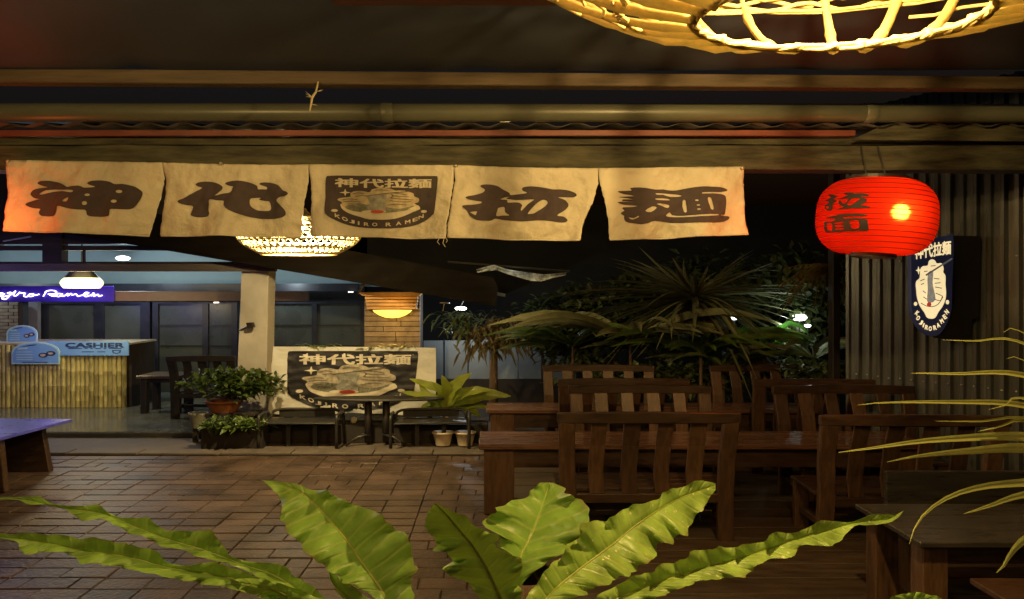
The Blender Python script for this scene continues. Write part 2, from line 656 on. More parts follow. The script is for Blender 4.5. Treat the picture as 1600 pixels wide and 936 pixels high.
def text_mesh(body, box, bold=0.0):
    """text filled into box (x0,y0,x1,y1), y down; bold = stroke growth as a share of the box height"""
    c = bpy.data.curves.new('text', 'FONT')
    c.body = body
    c.resolution_u = 3
    me = curve_to_mesh(c)
    xs = [v.co.x for v in me.vertices]
    ys = [v.co.y for v in me.vertices]
    if not xs:
        return me
    ax, bx, ay, by = min(xs), max(xs), min(ys), max(ys)
    g = bold * (box[3] - box[1])
    gx = g * (box[2] - box[0]) / (box[3] - box[1]) * (by - ay) / (bx - ax) if bold else 0
    for v in me.vertices:
        v.co.x = box[0] + gx + (v.co.x - ax) / (bx - ax) * (box[2] - box[0] - 2 * gx)
        v.co.y = -(box[3] - g + (v.co.y - ay) / (by - ay) * (box[1] - box[3] + 2 * g))
    if bold:
        ms = []
        for i, (dx, dy) in enumerate(((0, 0), (1, 1), (-1, 1), (1, -1), (-1, -1))):
            m2 = me.copy()
            for v in m2.vertices:
                v.co.x += dx * gx
                v.co.y += dy * g
                v.co.z = i * 0.0003
            ms.append(m2)
        me = join_meshes(ms)
    return me


def map_mesh(me, f, cell=None):
    """cut into cells, then move each (x, y down) to f(x, y)"""
    if cell:
        bm = bmesh.new()
        bm.from_mesh(me)
        for ax in (0, 1):
            lo = min(v.co[ax] for v in bm.verts)
            hi = max(v.co[ax] for v in bm.verts)
            k = math.floor(lo / cell) + 1
            while k * cell < hi:
                no = [0, 0, 0]
                no[ax] = 1
                co = [0, 0, 0]
                co[ax] = k * cell
                bmesh.ops.bisect_plane(bm, geom=bm.verts[:] + bm.edges[:] + bm.faces[:], plane_co=co, plane_no=no)
                k += 1
        bm.to_mesh(me)
        bm.free()
    for v in me.vertices:
        v.co = f(v.co.x, -v.co.y) - Vector((0, v.co.z, 0))
    me.update()
    return me


def print_obj(name, me, f, m, parent, org, cell=None):
    o = Vector(org)
    map_mesh(me, lambda x, y: f(x, y) - o, cell)
    return link(name, me, m, parent)


def join_meshes(ms):
    bm = bmesh.new()
    for m in ms:
        bm.from_mesh(m)
    me = bpy.data.meshes.new('joined')
    bm.to_mesh(me)
    bm.free()
    return me


def stroke(pts, w):
    """flat stroke outline around a polyline in 2D"""
    pts = [Vector((p[0], p[1])) for p in pts]
    a, b = [], []
    for i, p in enumerate(pts):
        d = (pts[min(i + 1, len(pts) - 1)] - pts[max(i - 1, 0)]).normalized()
        n = Vector((-d.y, d.x))
        a.append(p + n * w)
        b.append(p - n * w)
    return a + b[::-1]


# the restaurant emblem, in unit coordinates (u right, v down)
def logo(mapuv, parent, org, shield_mat, cream, noodle, gap, cell=None, full=True):
    X = lambda x: (x - 305) / 1073.0
    Yv = lambda y: (y - 155) / 507.0
    T = lambda pts: [(X(a), Yv(b)) for a, b in pts]
    sh = T([(305, 200), (312, 165), (345, 155), (600, 154), (1000, 154), (1345, 155), (1372, 165), (1378, 195), (1364, 330), (1345, 490),
            (1320, 530), (1260, 575), (1150, 622), (1000, 650), (850, 662), (680, 655), (520, 628), (400, 582), (325, 535), (304, 480), (303, 330)])
    L0 = lambda u, v: mapuv(u, v, gap)
    L1 = lambda u, v: mapuv(u, v, gap * 2)
    L2 = lambda u, v: mapuv(u, v, gap * 3)
    L3 = lambda u, v: mapuv(u, v, gap * 4)
    L4 = lambda u, v: mapuv(u, v, gap * 5)
    print_obj('printed_shield', flat_mesh([smooth_loop(sh, 3)]), L0, shield_mat, parent, org, cell)
    print_obj('printed_title', text_mesh('神代拉麺', (X(400), Yv(181), X(1320), Yv(269)), 0.028), L1, cream, parent, org, cell)
    # star, dots and ring lettering
    cx, cy = X(500), Yv(320)
    st = []
    for k in range(8):
        r = 1.0 if k % 2 == 0 else 0.3
        a = k * math.pi / 4
        st.append((cx + 0.052 * r * math.cos(a), cy + 0.07 * r * math.sin(a)))
    print_obj('printed_star', flat_mesh([st]), L1, cream, parent, org)
    for dx_, dy_ in ((403, 495), (1240, 490)):
        print_obj('printed_dot', flat_mesh([ell(X(dx_), Yv(dy_), 0.028, 0.028)]), L1, cream, parent, org)
    letters = [('K', 432, 548), ('O', 497, 573), ('J', 560, 595), ('I', 622, 609), ('R', 697, 620), ('O', 780, 624),
               ('R', 908, 622), ('A', 1000, 609), ('M', 1083, 590), ('E', 1155, 566), ('N', 1212, 541)]
    for ch, x, y in letters:
        w = 16 if ch == 'I' else 50
        if ch == 'I':
            w = 14
        me = text_mesh(ch, (-w / 2, -17, w / 2, 17), 0.03)
        sl = -(x - 830) / 410.0 * 0.42       # slope of the arc
        for v in me.vertices:
            px = v.co.x
            py = -v.co.y
            v.co = (X(x + px), -(Yv(y + py + sl * px)), v.co.z)
        print_obj('printed_letter', me, L1, cream, parent, org)
    cloud = T([(428, 392), (440, 376), (490, 368), (545, 358), (550, 328), (585, 306), (650, 299), (720, 312), (745, 285), (800, 270), (870, 268),
               (940, 282), (975, 296), (1030, 290), (1085, 300), (1140, 318), (1148, 345), (1186, 362), (1196, 385), (1180, 405), (1150, 412),
               (1178, 432), (1202, 462), (1180, 480), (1120, 500), (1030, 520), (800, 540), (600, 520), (500, 480), (455, 440), (470, 415)])
    print_obj('printed_noodles', flat_mesh([smooth_loop(cloud, 3)]), L1, noodle, parent, org, cell)
    bowl = T([(455, 432), (500, 470), (560, 492), (650, 506), (800, 515), (950, 508), (1060, 485), (1150, 440), (1185, 432), (1204, 466),
              (1140, 494), (1060, 532), (960, 568), (850, 578), (720, 572), (640, 550), (540, 520), (475, 480)])
    print_obj('printed_bowl', flat_mesh([smooth_loop(bowl, 3)]), L2, cream, parent, org, cell)
    soup = T([(500, 462), (520, 440), (600, 425), (700, 430), (860, 440), (900, 460), (1000, 470), (1080, 455), (1140, 435), (1130, 462), (1050, 488),
              (900, 510), (750, 508), (620, 500), (540, 485)])
    print_obj('printed_broth', flat_mesh([smooth_loop(soup, 2)]), L2, M_soup, parent, org, cell)
    band = T([(700, 352), (790, 342), (892, 334), (880, 420), (884, 490), (800, 496), (720, 486), (700, 450), (735, 420)])
    print_obj('printed_noodle_lift', flat_mesh([smooth_loop(band, 2)]), L3, M_grey, parent, org, cell)
    ms = [flat_mesh([stroke(T([(690, 349), (1112, 297)]), 0.006)])]
    lines = [[(470, 392), (540, 380), (610, 385)], [(480, 410), (560, 402), (640, 408)], [(570, 335), (620, 320), (680, 328)],
             [(590, 355), (650, 345), (700, 352)], [(760, 300), (830, 290), (900, 298)], [(930, 320), (1000, 322), (1080, 335)],
             [(940, 345), (1010, 350), (1100, 352)], [(930, 370), (1020, 375), (1140, 380)], [(920, 395), (1010, 402), (1120, 398)],
             [(520, 432), (580, 418), (650, 425)], [(905, 440), (990, 425), (1080, 432)], [(540, 465), (590, 452), (640, 470)],
             [(930, 330), (955, 345), (930, 372)]]
    for ln in lines:
        ms.append(flat_mesh([stroke(smooth_path(T(ln), 3), 0.0045)]))
    print_obj('printed_lines', join_meshes(ms), L4, M_printline, parent, org, cell)
    print_obj('printed_slice', flat_mesh([ell(X(770), Yv(500), 0.115, 0.034)]), L3, cream, parent, org, cell)
    print_obj('printed_red_spot', flat_mesh([ell(X(800), Yv(501), 0.062, 0.032)]), L4, M_printred, parent, org, cell)


# ================================================================== GROUND
MB().box(-60, 60, -30, 90, -0.5, -0.06).build('ground', M_ground)
struct(bpy.data.objects['ground'])
pav = MB().box(-9.5, -0.045, -3.0, 8.55, -0.055, -0.014).build('brick_paving', M_mortar)
struct(pav)
pav_rest = MB()
SX, SY = 0.74, 0.182
brick_meshes = {}


def brick_mesh(w, i):
    if (w, i) not in brick_meshes:
        b = MB()
        rr = random.Random(i * 7 + int(w * 100))
        hw, hy = w / 2 - 0.0035, SY / 2 - 0.0035
        e = 0.007
        lo = b.ring([(x, y, -0.04) for x, y in ((-hw, -hy), (hw, -hy), (hw, hy), (-hw, hy))])
        mid = b.ring([(x, y, -0.010 + rr.uniform(-.002, .002)) for x, y in ((-hw, -hy), (hw, -hy), (hw, hy), (-hw, hy))])
        top = b.ring([(x + rr.uniform(-.004, .004), y + rr.uniform(-.003, .003), rr.uniform(-.0025, .0025)) for x, y in ((-hw + e, -hy + e), (hw - e, -hy + e), (hw - e, hy - e), (-hw + e, hy - e))])
        b.bridge(lo, mid)
        b.bridge(mid, top)
        b.f.append(tuple(top))
        me = b.mesh('brick')
        me.materials.append(M_brick)
        brick_meshes[(w, i)] = me
    return brick_meshes[(w, i)]


bricks = []
k0 = 0
Yb = 8.55 - SY / 2
row = 0
while Yb > -1.5:
    c = -13
    while c < 12:
        x0 = c * SX - 0.05 + 0.02
        if -9.4 < x0 < -0.5:
            pat = (row + c * 3) % 4
            cuts = [0, 0.5, 1] if pat in (0, 2) else ([0, 0.25, 0.75, 1] if pat == 1 and (c % 2) else [0, 1] if pat == 3 else [0, 0.5, 1])
            for a, b2 in zip(cuts, cuts[1:]):
                bricks.append((x0 + (a + b2) / 2 * SX, Yb, (b2 - a) * SX))
        c += 1
    Yb -= SY
    row += 1


def vis(b):
    x, y, w = b
    if y < 4.3:
        return False
    px = CX + x / y * F
    return -60 < px < 1500


seen = sorted([b for b in bricks if vis(b)], key=lambda b: b[1] + (2.5 if b[0] > 0.2 else 0))
for i, (x, y, w) in enumerate(seen[:295]):
    o = link('brick', brick_mesh(round(w, 3), rnd.randrange(4)), None, pav)
    o.location = (x, y, rnd.uniform(-0.003, 0.003))
    o.rotation_euler = (rnd.gauss(0, 0.006), rnd.gauss(0, 0.004), rnd.gauss(0, 0.006))
restset = set(seen[295:]) | set(b for b in bricks if not vis(b))
for (x, y, w) in restset:
    z = rnd.uniform(-0.003, 0.003)
    hw, hy = w / 2 - 0.0035, SY / 2 - 0.0035
    e = 0.007
    lo = pav_rest.ring([(x + a, y + b, -0.012) for a, b in ((-hw, -hy), (hw, -hy), (hw, hy), (-hw, hy))])
    tp = pav_rest.ring([(x + a, y + b, z) for a, b in ((-hw + e, -hy + e), (hw - e, -hy + e), (hw - e, hy - e), (-hw + e, hy - e))])
    pav_rest.bridge(lo, tp)
    pav_rest.f.append(tuple(tp))
o = pav_rest.build('outer_bricks', M_brick, pav)
o['kind'] = 'stuff'
# dark plank floor of the dining side
df = struct(MB().box(-0.04, 9.0, -3.0, 8.55, -0.055, -0.03).build('dining_floor', M_mortar))
for i in range(44):
    y0 = -2.9 + i * 0.26
    o = MB().box(-0.035, 8.9, y0, y0 + 0.252, -0.029, 0.006 + rnd.uniform(-.002, .002)).build('floor_plank', M_deck, df, bevel=0.004)
# kerb stones and concrete walk
kerb = MB().box(-9.5, 9.0, 8.56, 8.78, -0.05, 0.012).build('kerb', M_mortar)
struct(kerb)
x = -9.4
kerb_me = {}
while x < 8.5:
    w = rnd.choice((0.8, 0.95, 1.1))
    if w not in kerb_me:
        b = MB().box(0.008, w - 0.008, 8.565, 8.80, -0.02, 0.035)
        kerb_me[w] = b.mesh('kerb_stone')
        kerb_me[w].materials.append(M_concrete)
    o = link('kerb_stone', kerb_me[w], None, kerb, bevel=0.008)
    o.location = (x, rnd.uniform(-.006, .006), rnd.uniform(-.004, .004))
    x += w
struct(MB().box(-9.5, 9.0, 8.81, 9.6, -0.05, 0.006).build('concrete_walk', M_concrete))
# raised tiled floor of the restaurant
plat = MB().box(-16, -0.9, 9.6, 17, -0.05, 0.072).build('tiled_floor', mat('platform_edge', (0.05, 0.05, 0.045), 0.7))
struct(plat)
tm = None
for i in range(22):
    for j in range(9):
        if tm is None:
            tm = MB().box(-0.346, 0.346, -0.296, 0.296, 0, 0.012).mesh('floor_tile')
            tm.materials.append(M_tile)
        xx = -15.6 + i * 0.70
        if xx > -1.2:
            continue
        o = link('floor_tile', tm, None, plat)
        o.location = (xx, 9.93 + j * 0.6, 0.0725)
struct(MB().box(-0.85, 9, 9.62, 17, -0.05, 0.03).build('garden_soil', M_ground))

# ================================================================== NEAR ROOF (tarp, beam) and far roof (gutter, fascia, beam)
tarp = MB()
rows = []
for j in range(30):
    yy = -2.0 + j * (4.75 + 2.0) / 29
    r = []
    for i in range(60):
        xx = -7.5 + i * 15 / 59
        z = 3.845 + (4.75 - yy) * 0.17
        s = 0.0
        for (fx, a) in ((110, 1), (142, 0.6), (770, 0.9), (1290, 0.4)):
            fxw = (fx - CX) / F * 4.2 + (4.4 - yy) * (-0.10 if fx < 500 else 0.12)
            s += a * 0.035 * math.exp(-((xx - fxw) / 0.09) ** 2)
        z += s + 0.02 * noise.noise(Vector((xx * 0.6, yy * 0.8, 3)))
        r.append((xx, yy, z))
    rows.append(r)
tarp.grid(rows)
t = tarp.build('tarp_ceiling', M_tarp, smooth=True)
tag(t, 'dark tarpaulin ceiling stretched under the near roof', 'ceiling')
pur = MB().box(P(520, 0, 3.06).x, P(895, 0, 3.06).x, 3.02, 3.10, P(0, 3, 3.06).z, P(0, -9, 3.06).z).build('roof_purlin', M_red)
tag(pur, 'thin reddish purlin under the tarpaulin at the top edge of the photo', 'beam')
b = MB()
zl0, zl1 = P(0, 131, 4.8).z, P(0, 109, 4.8).z
zr0, zr1 = P(0, 141, 4.8).z, P(0, 122, 4.8).z
for i, x in enumerate((-7.5, -3.7, -1, 3.9, 7.5)):
    t_ = max(0, min(1, (x + 3.7) / 7.6))
    a, c = zl0 + (zr0 - zl0) * t_, zl1 + (zr1 - zl1) * t_
    rg = b.ring([(x, 4.76, a), (x, 4.86, a), (x, 4.86, c), (x, 4.76, c)])
    if i:
        b.bridge(prev_r, rg)
    prev_r = rg
o = b.build('edge_beam', M_beam2, bevel=0.006)
tag(o, 'long brown timber beam along the edge of the tarpaulin ceiling', 'beam')
# dry twig hanging at the beam
tw = MB()
tp = [P(497, 128, 4.74), P(494, 143, 4.72), P(488, 152, 4.72), P(486, 163, 4.71), P(484, 174, 4.71)]
tw.tube(tp, [0.006, 0.008, 0.010, 0.008, 0.003], 5)
for k in range(9):
    q = tp[rnd.randrange(1, 4)]
    tw.tube([q, q + Vector((rnd.uniform(-.05, .05), rnd.uniform(-.02, .02), rnd.uniform(-.03, .04)))], [0.004, 0.001], 4)
tag(tw.build('dry_twig', mat('straw', (0.45, 0.38, 0.22), 0.8)), 'dry straw twig caught on the brown beam above the gutter', 'twig')
# gutter with brackets
gl = thing('roof_gutter', 'olive painted round gutter running along the far roof edge', 'gutter', (0, 5.32, P(0, 177, 5.3).z))
g = MB()
pts = [Vector((x, 5.32, P(0, 175.5 + 1.5 * (x + 5) / 10, 5.32).z)) for x in (-7.5, -5, -2.5, 0, 2.5, 5, 7.5)]
g.tube(pts, 0.075, 18)
g.build('pipe', M_gutter, gl, smooth=True)
for x in (-4.9, -0.9, 3.1):
    MB().lathe([(0.079, -0.05), (0.083, -0.045), (0.083, 0.045), (0.079, 0.05)], (0, 0, 0), 18).build('joint', M_gutter, gl, org=(0, 0, 0), smooth=True).matrix_local = Matrix.Translation((x, 0, P(0, 175.5 + 1.5 * (x + 5) / 10, 5.32).z - gl.location.z)) @ Matrix.Rotation(R(90), 4, 'Y')
# corrugated roof sheet behind the gutter
cr = MB()
rows = []
for j in range(2):
    yy = 5.36 + j * 4.2
    r = []
    for i in range(301):
        xx = -7.5 + i * 15 / 300
        r.append((xx, yy, P(0, 196, 5.4).z + 0.02 * math.sin(xx / 0.30 * 2 * math.pi) + j * 0.85))
    rows.append(r)
cr.grid(rows)
rf = cr.build('corrugated_roof', M_roof, smooth=True)
sol = rf.modifiers.new('thick', 'SOLIDIFY')
sol.thickness = 0.006
tag(rf, 'dark corrugated roof sheet rising behind the gutter', 'roof')
# red fascia strip
o = MB().box(-7.5, P(1335, 0, 5.48).x, 5.46, 5.50, P(0, 213, 5.48).z, P(0, 204, 5.48).z).build('red_fascia_strip', M_red, bevel=0.003)
tag(o, 'thin red painted strip below the corrugated roof edge', 'trim')
# mossy beam, two stacked timbers
mb = thing('mossy_beam', 'thick weathered greenish beam the cloth curtain hangs from', 'beam', (0, 5.6, 3.3))


def rough_beam(y0, y1, pa, pb, Y):
    b = MB()
    prev = None
    for i in range(61):
        x = -7.5 + i * 0.25
        w = lambda s: 0.012 * noise.noise(Vector((x * 1.7, s, 1)))
        za, zb = P(0, pa, Y).z + w(1), P(0, pb, Y).z + w(2)
        rg = b.ring([(x, y0 + w(3), za), (x, y1, za), (x, y1, zb), (x, y0 + w(4), zb)])
        if prev:
            b.bridge(prev, rg)
        prev = rg
    return b


rough_beam(5.56, 5.70, 226, 214, 5.56).build('upper_timber', M_beam, mb)
rough_beam(5.53, 5.72, 265, 227.5, 5.53).build('lower_timber', M_beam, mb)
# diagonal brace plank at right
o = MB().prism([(P(1330, 0, 5.44).x, P(0, 219, 5.44).z), (P(1640, 0, 5.44).x, P(0, 222, 5.44).z), (P(1640, 0, 5.44).x, P(0, 193, 5.44).z), (P(1385, 0, 5.44).x, P(0, 193, 5.44).z)], 5.42, 5.455).build('brace_plank', M_beam)
tag(o, 'slanting cut grey plank under the right end of the gutter', 'plank')

# ================================================================== NOREN
NY = 5.42


def nd(px, py):
    k = max(0.0, min(1.2, (py - 252) / 115.0))
    return (0.055 * k * math.sin(px / 31.0 + 0.6 * math.sin(px / 57.0)) + 0.026 * k * math.sin(px / 13.0 + py / 40.0)
            + 0.012 * noise.noise(Vector((px / 11.0 + py / 30.0, py / 14.0, 4.3))) + 0.03 * noise.noise(Vector((px / 42.0, py / 30.0, 0.3))) * (0.3 + k))


def NM(px, py, off=0.0):
    y = NY + nd(px, py) - off
    return P(px, py, NY) + Vector((0, y - NY, 0))


nor = thing('noren_curtain', 'cream cloth shop curtain with big brush characters hanging from the mossy beam', 'curtain', P(585, 258, NY))
edges = [
    ([(10, 250), (9.5, 275), (9, 300), (5, 335), (2, 361)], [(253, 254), (255, 277), (247, 310), (237, 340), (227, 369)]),
    ([(253, 254), (257, 277), (255, 305), (249, 335), (246, 369)], [(482, 257), (483, 281), (477, 310), (473, 335), (469, 370)]),
    ([(482, 257), (486, 281), (487, 310), (486, 335), (486, 370)], [(709, 258), (709, 281), (704, 320), (698, 350), (697, 373)]),
    ([(709, 258), (711, 281), (705, 320), (700, 350), (699, 372)], [(935, 263), (934, 288), (925, 318), (911, 345), (905, 377)]),
    ([(935, 263), (937, 288), (943, 315), (949, 345), (952, 376)], [(1163, 260), (1163, 290), (1164, 315), (1166, 342), (1169, 367)]),
]
panels = []
for i, (lft, rgt) in enumerate(edges):
    a = resample([(*p, 0) for p in lft], 30)
    c = resample([(*p, 0) for p in rgt], 30)
    rows = []
    for j in range(30):
        r = []
        for k in range(65):
            t = k / 64
            px = a[j].x + (c[j].x - a[j].x) * t
            py = a[j].y + (c[j].y - a[j].y) * t
            if j == 0:
                py += 1.2 * math.sin(t * math.pi) * (1 if i in (1, 3) else 0)
            if k in (0, 64) and j > 5:
                px += rnd.uniform(-0.6, 0.6)
            if j == 29:
                py += rnd.uniform(-0.4, 0.4)
            r.append(NM(px, py))
        rows.append(r)
    b = MB()
    b.grid(rows)
    pn = b.build('cloth_panel', M_cloth, nor, smooth=True)
    s = pn.modifiers.new('thick', 'SOLIDIFY')
    s.thickness = 0.004
    s.offset = 1
    panels.append(pn)
    # hem: rolled edge along the bottom
    hm = MB()
    hm.tube([NM(q.x, q.y, 0.0) for q in resample([(lft[-1][0] + 2, lft[-1][1] - 1, 0), (rgt[-1][0] - 2, rgt[-1][1] - 1, 0)], 24)], 0.0075, 5)
    hm.build('hem', M_cloth, pn, org=nor.location, smooth=True)


def tr(pts, sx, sy, ox, oy):
    return [(ox + a / sx, oy + b / sy) for a, b in pts]


def brush(loops, i, sub=3):
    print_obj('printed_character', flat_mesh([smooth_loop(l, sub) for l in loops]), lambda x, y: NM(x, y, 0.006), M_clothblack, panels[i], nor.location, 3.5)


c1 = lambda p: tr(p, 4.444, 4.443, 0, 240)
brush([c1([(258, 205), (290, 190), (350, 190), (420, 205), (472, 232), (500, 228), (560, 226), (600, 240), (650, 238), (672, 232), (640, 222), (620, 208), (650, 193), (720, 190), (770, 198), (800, 212), (860, 212), (930, 228), (970, 250), (985, 275), (975, 320), (950, 365), (920, 385), (870, 390), (800, 386), (775, 392), (772, 425), (755, 438), (650, 438), (615, 428), (608, 395), (560, 392), (500, 385), (450, 372), (415, 365), (395, 368), (392, 410), (370, 432), (290, 432), (265, 422), (262, 400), (272, 382), (230, 378), (190, 366), (170, 350), (200, 335), (250, 320), (272, 316), (225, 305), (207, 280), (225, 255), (280, 240), (335, 235), (290, 222)]),
       c1([(275, 280), (310, 260), (370, 250), (430, 252), (515, 255), (510, 272), (440, 262), (380, 265), (330, 275), (290, 285)]),
       c1([(445, 326), (470, 314), (495, 308), (485, 333), (455, 335)]), c1(ell(623, 290, 18, 9, 8)), c1(ell(605, 347, 17, 14, 8)), c1(ell(828, 263, 23, 11, 8)), c1(ell(798, 332, 20, 11, 8))], 0)
c2 = lambda p: tr(p, 8.42, 8.42, 270, 270)
brush([c2([(300, 155), (330, 130), (400, 117), (480, 117), (560, 130), (630, 160), (660, 195), (645, 230), (600, 270), (558, 303), (600, 297), (660, 280), (770, 258), (800, 195), (800, 182), (740, 170), (695, 148), (705, 128), (780, 110), (880, 107), (980, 120), (1060, 145), (1105, 175), (1112, 212), (1160, 212), (1222, 210), (1222, 182), (1170, 165), (1138, 148), (1150, 130), (1210, 122), (1290, 128), (1370, 155), (1415, 190), (1445, 230), (1495, 248), (1523, 275), (1505, 298), (1460, 312), (1400, 318), (1356, 358), (1400, 410), (1465, 480), (1488, 525), (1480, 560), (1420, 590), (1290, 603), (1150, 597), (1000, 578), (850, 535), (740, 480), (695, 430), (690, 375), (600, 368), (490, 352), (483, 420), (472, 490), (480, 540), (460, 575), (390, 585), (310, 582), (250, 565), (235, 540), (248, 490), (258, 437), (180, 425), (100, 405), (55, 378), (75, 355), (140, 335), (230, 290), (330, 235), (385, 198), (330, 180)]),
       c2([(1012, 345), (1060, 330), (1140, 322), (1115, 345), (1180, 362), (1250, 372), (1275, 410), (1280, 460), (1262, 492), (1180, 497), (1090, 485), (1030, 450), (1008, 410)])], 1)
c4 = lambda p: tr(p, 6.154, 6.153, 700, 240)
brush([c4([(312, 318), (330, 300), (400, 297), (470, 310), (530, 345), (590, 375), (600, 395), (660, 388), (760, 375), (725, 355), (712, 335), (740, 318), (820, 315), (920, 328), (1000, 345), (1100, 348), (1190, 365), (1235, 395), (1225, 415), (1180, 422), (1110, 420), (1058, 422), (1120, 445), (1160, 490), (1130, 540), (1050, 592), (1110, 605), (1148, 635), (1130, 660), (1070, 662), (980, 648), (860, 640), (720, 645), (600, 640), (520, 635), (455, 628), (410, 648), (340, 650), (270, 640), (210, 600), (185, 555), (138, 512), (170, 500), (250, 497), (310, 485), (325, 468), (280, 462), (200, 445), (170, 425), (200, 412), (260, 402), (330, 380), (355, 350)]),
       c4([(505, 440), (540, 420), (590, 412), (560, 428), (620, 438), (720, 440), (828, 438), (770, 480), (710, 540), (705, 515), (715, 490), (690, 468), (640, 462), (575, 465), (565, 440)]),
       c4([(770, 570), (810, 520), (870, 465), (920, 443), (955, 460), (950, 490), (900, 530), (830, 570), (790, 575)]),
       c4([(465, 600), (475, 550), (485, 525), (540, 512), (550, 560), (590, 590), (530, 594)]),
       c4([(215, 568), (280, 562), (275, 580), (268, 598), (240, 585)])], 3)
c5 = lambda p: tr(p, 6.154, 6.157, 920, 250)
brush([c5([(395, 275), (440, 262), (540, 265), (640, 282), (720, 282), (800, 292), (880, 285), (980, 268), (1090, 258), (1200, 262), (1290, 272), (1325, 290), (1310, 305), (1240, 312), (1160, 312), (1090, 315), (1085, 326), (1180, 325), (1270, 332), (1310, 355), (1322, 410), (1312, 500), (1295, 530), (1240, 523), (1255, 535), (1340, 540), (1358, 555), (1330, 580), (1260, 600), (1120, 605), (960, 605), (800, 598), (640, 582), (590, 600), (510, 617), (420, 610), (350, 595), (332, 560), (335, 540), (300, 518), (330, 495), (342, 485), (320, 468), (335, 455), (400, 452), (472, 440), (340, 432), (272, 414), (300, 405), (432, 402), (325, 397), (330, 380), (435, 378), (300, 362), (297, 357), (440, 345), (340, 332), (272, 312), (300, 302), (412, 293)]),
       c5([(648, 318), (740, 322), (850, 330), (900, 348), (790, 352), (720, 332), (660, 332)]),
       c5([(650, 368), (760, 370), (782, 385), (655, 382)]), c5([(655, 420), (720, 418), (780, 430), (770, 458), (710, 440)]),
       c5([(545, 488), (610, 445), (655, 458), (600, 500)]), c5([(380, 552), (430, 560), (478, 536), (482, 548), (430, 572), (400, 570)]),
       c5([(750, 530), (790, 498), (810, 525), (900, 535), (1100, 528), (1220, 522), (1260, 532), (1100, 545), (900, 548), (790, 542)]),
       c5([(903, 394), (930, 392), (942, 495), (915, 494)]), c5([(1130, 372), (1165, 370), (1185, 472), (1158, 475)]),
       c5(ell(1030, 391, 17, 8, 8)), c5(ell(1042, 438, 17, 7, 8)), c5(ell(1043, 478, 17, 7, 8))], 4, 2)
logo(lambda u, v, off: NM(509.6 + u * 174.4, 275.2 + v * 82.4, 0.003 + off), panels[2], nor.location,
     mat('noren_shield_print', (0.060, 0.044, 0.047), 0.8, 5, 0.3), M_cloth, mat('noren_noodle_print', (0.50, 0.42, 0.28), 0.75, 20, 0.35), 0.003, 0.05)
for (px, py) in ((345, 255.5), (712, 259), (12, 251.5), (1160, 262)):
    n_ = MB()
    q = P(px, py, NY - 0.01)
    n_.lathe([(0.0, -0.016), (0.013, -0.012), (0.017, 0), (0.013, 0.012), (0.0, 0.016)], q, 8)
    n_.build('hook', M_bolt, nor, smooth=True)
# loose threads under the slit
th = MB()
for (x0, y0, x1, y1, x2, y2) in ((686, 373, 683, 378, 687, 382), (694, 372, 692, 380, 696, 386), (697, 372, 699, 376, 697, 379)):
    th.tube([P(x0, y0, NY), P(x1, y1, NY), P(x2, y2, NY)], 0.003, 4)
th.build('loose_thread', M_cloth, nor)

# ================================================================== RED LANTERN
lan = thing('paper_lantern', 'glowing red paper lantern with black characters hanging right of the curtain', 'lantern', LANTERN)
RX, RZ, RYD = 0.462, 0.302, 0.39
TILT = Matrix.Rotation(R(4), 4, 'Y')


def lan_r(s):
    """relative radius at height s in [-1,1]"""
    return max(0.05, (1 - abs(s) ** 3.0) ** (1 / 2.3)) if abs(s) < 1 else 0.05


def lan_prof(s):
    return 0.56 + 0.44 * (1 - abs(s) ** 2.8) ** 0.66 if abs(s) < 1 else 0.56


b = MB()
rings = []
NS = 58
for j in range(NS + 1):
    s = -1 + 2 * j / NS
    r = lan_prof(s) * (1 - 0.022 * (j % 2))
    if abs(s) > 0.999:
        r = 0.50
    rings.append(b.ring([LANTERN + TILT @ Vector((RX * r * math.cos(2 * math.pi * k / 56), RYD * r * math.sin(2 * math.pi * k / 56), RZ * s)) for k in range(56)]))
for a, c in zip(rings, rings[1:]):
    b.bridge(a, c)
paper = b.build('paper_shade', M_lantern, lan, smooth=True)
wire = MB()
for j in range(3, NS - 1, 4):
    s = -1 + 2 * j / NS
    r = lan_prof(s) * 0.985
    wire.tube([LANTERN + TILT @ Vector((RX * r * math.cos(2 * math.pi * k / 40), RYD * r * math.sin(2 * math.pi * k / 40), RZ * s)) for k in range(41)], 0.0035, 4, caps=False)
wire.build('rib_wire', mat('lantern_wire', (0.25, 0.03, 0.01), 0.7), lan)
for sgn, nm in ((1, 'top_rim'), (-1, 'bottom_rim')):
    b = MB()
    prof = [(0.50, 0.0), (0.52, 0.0), (0.52, 0.028 if sgn > 0 else -0.03), (0.49, 0.028 if sgn > 0 else -0.03), (0.49, 0.0)]
    if sgn < 0:
        prof = [(0.36, 0.0), (0.38, 0.0), (0.38, -0.03), (0.35, -0.03), (0.35, 0.0)]
    rs = [b.ring([LANTERN + TILT @ Vector((RX * r * math.cos(2 * math.pi * k / 40), RYD * r * math.sin(2 * math.pi * k / 40), sgn * RZ * 0.995 + z)) for k in range(40)]) for r, z in prof]
    for a, c in zip(rs, rs[1:]):
        b.bridge(a, c)
    b.build(nm, M_lanternrim, lan, smooth=False)
b = MB()
rs = [b.ring([LANTERN + TILT @ Vector((RX * r * math.cos(2 * math.pi * k / 40), RYD * r * math.sin(2 * math.pi * k / 40), -RZ * 0.998)) for k in range(40)]) for r in (0.37, 0.51)]
b.bridge(rs[0], rs[1])
b.build('bottom_ring', M_lantern, lan)
cd = MB()
for dx in (-0.06, 0.10):
    cd.tube([LANTERN + Vector((dx, 0, RZ * 0.95)), LANTERN + Vector((dx * 0.9, 0.12, 0.62))], 0.007, 6)
cd.build('hanging_wire', M_metal, lan)


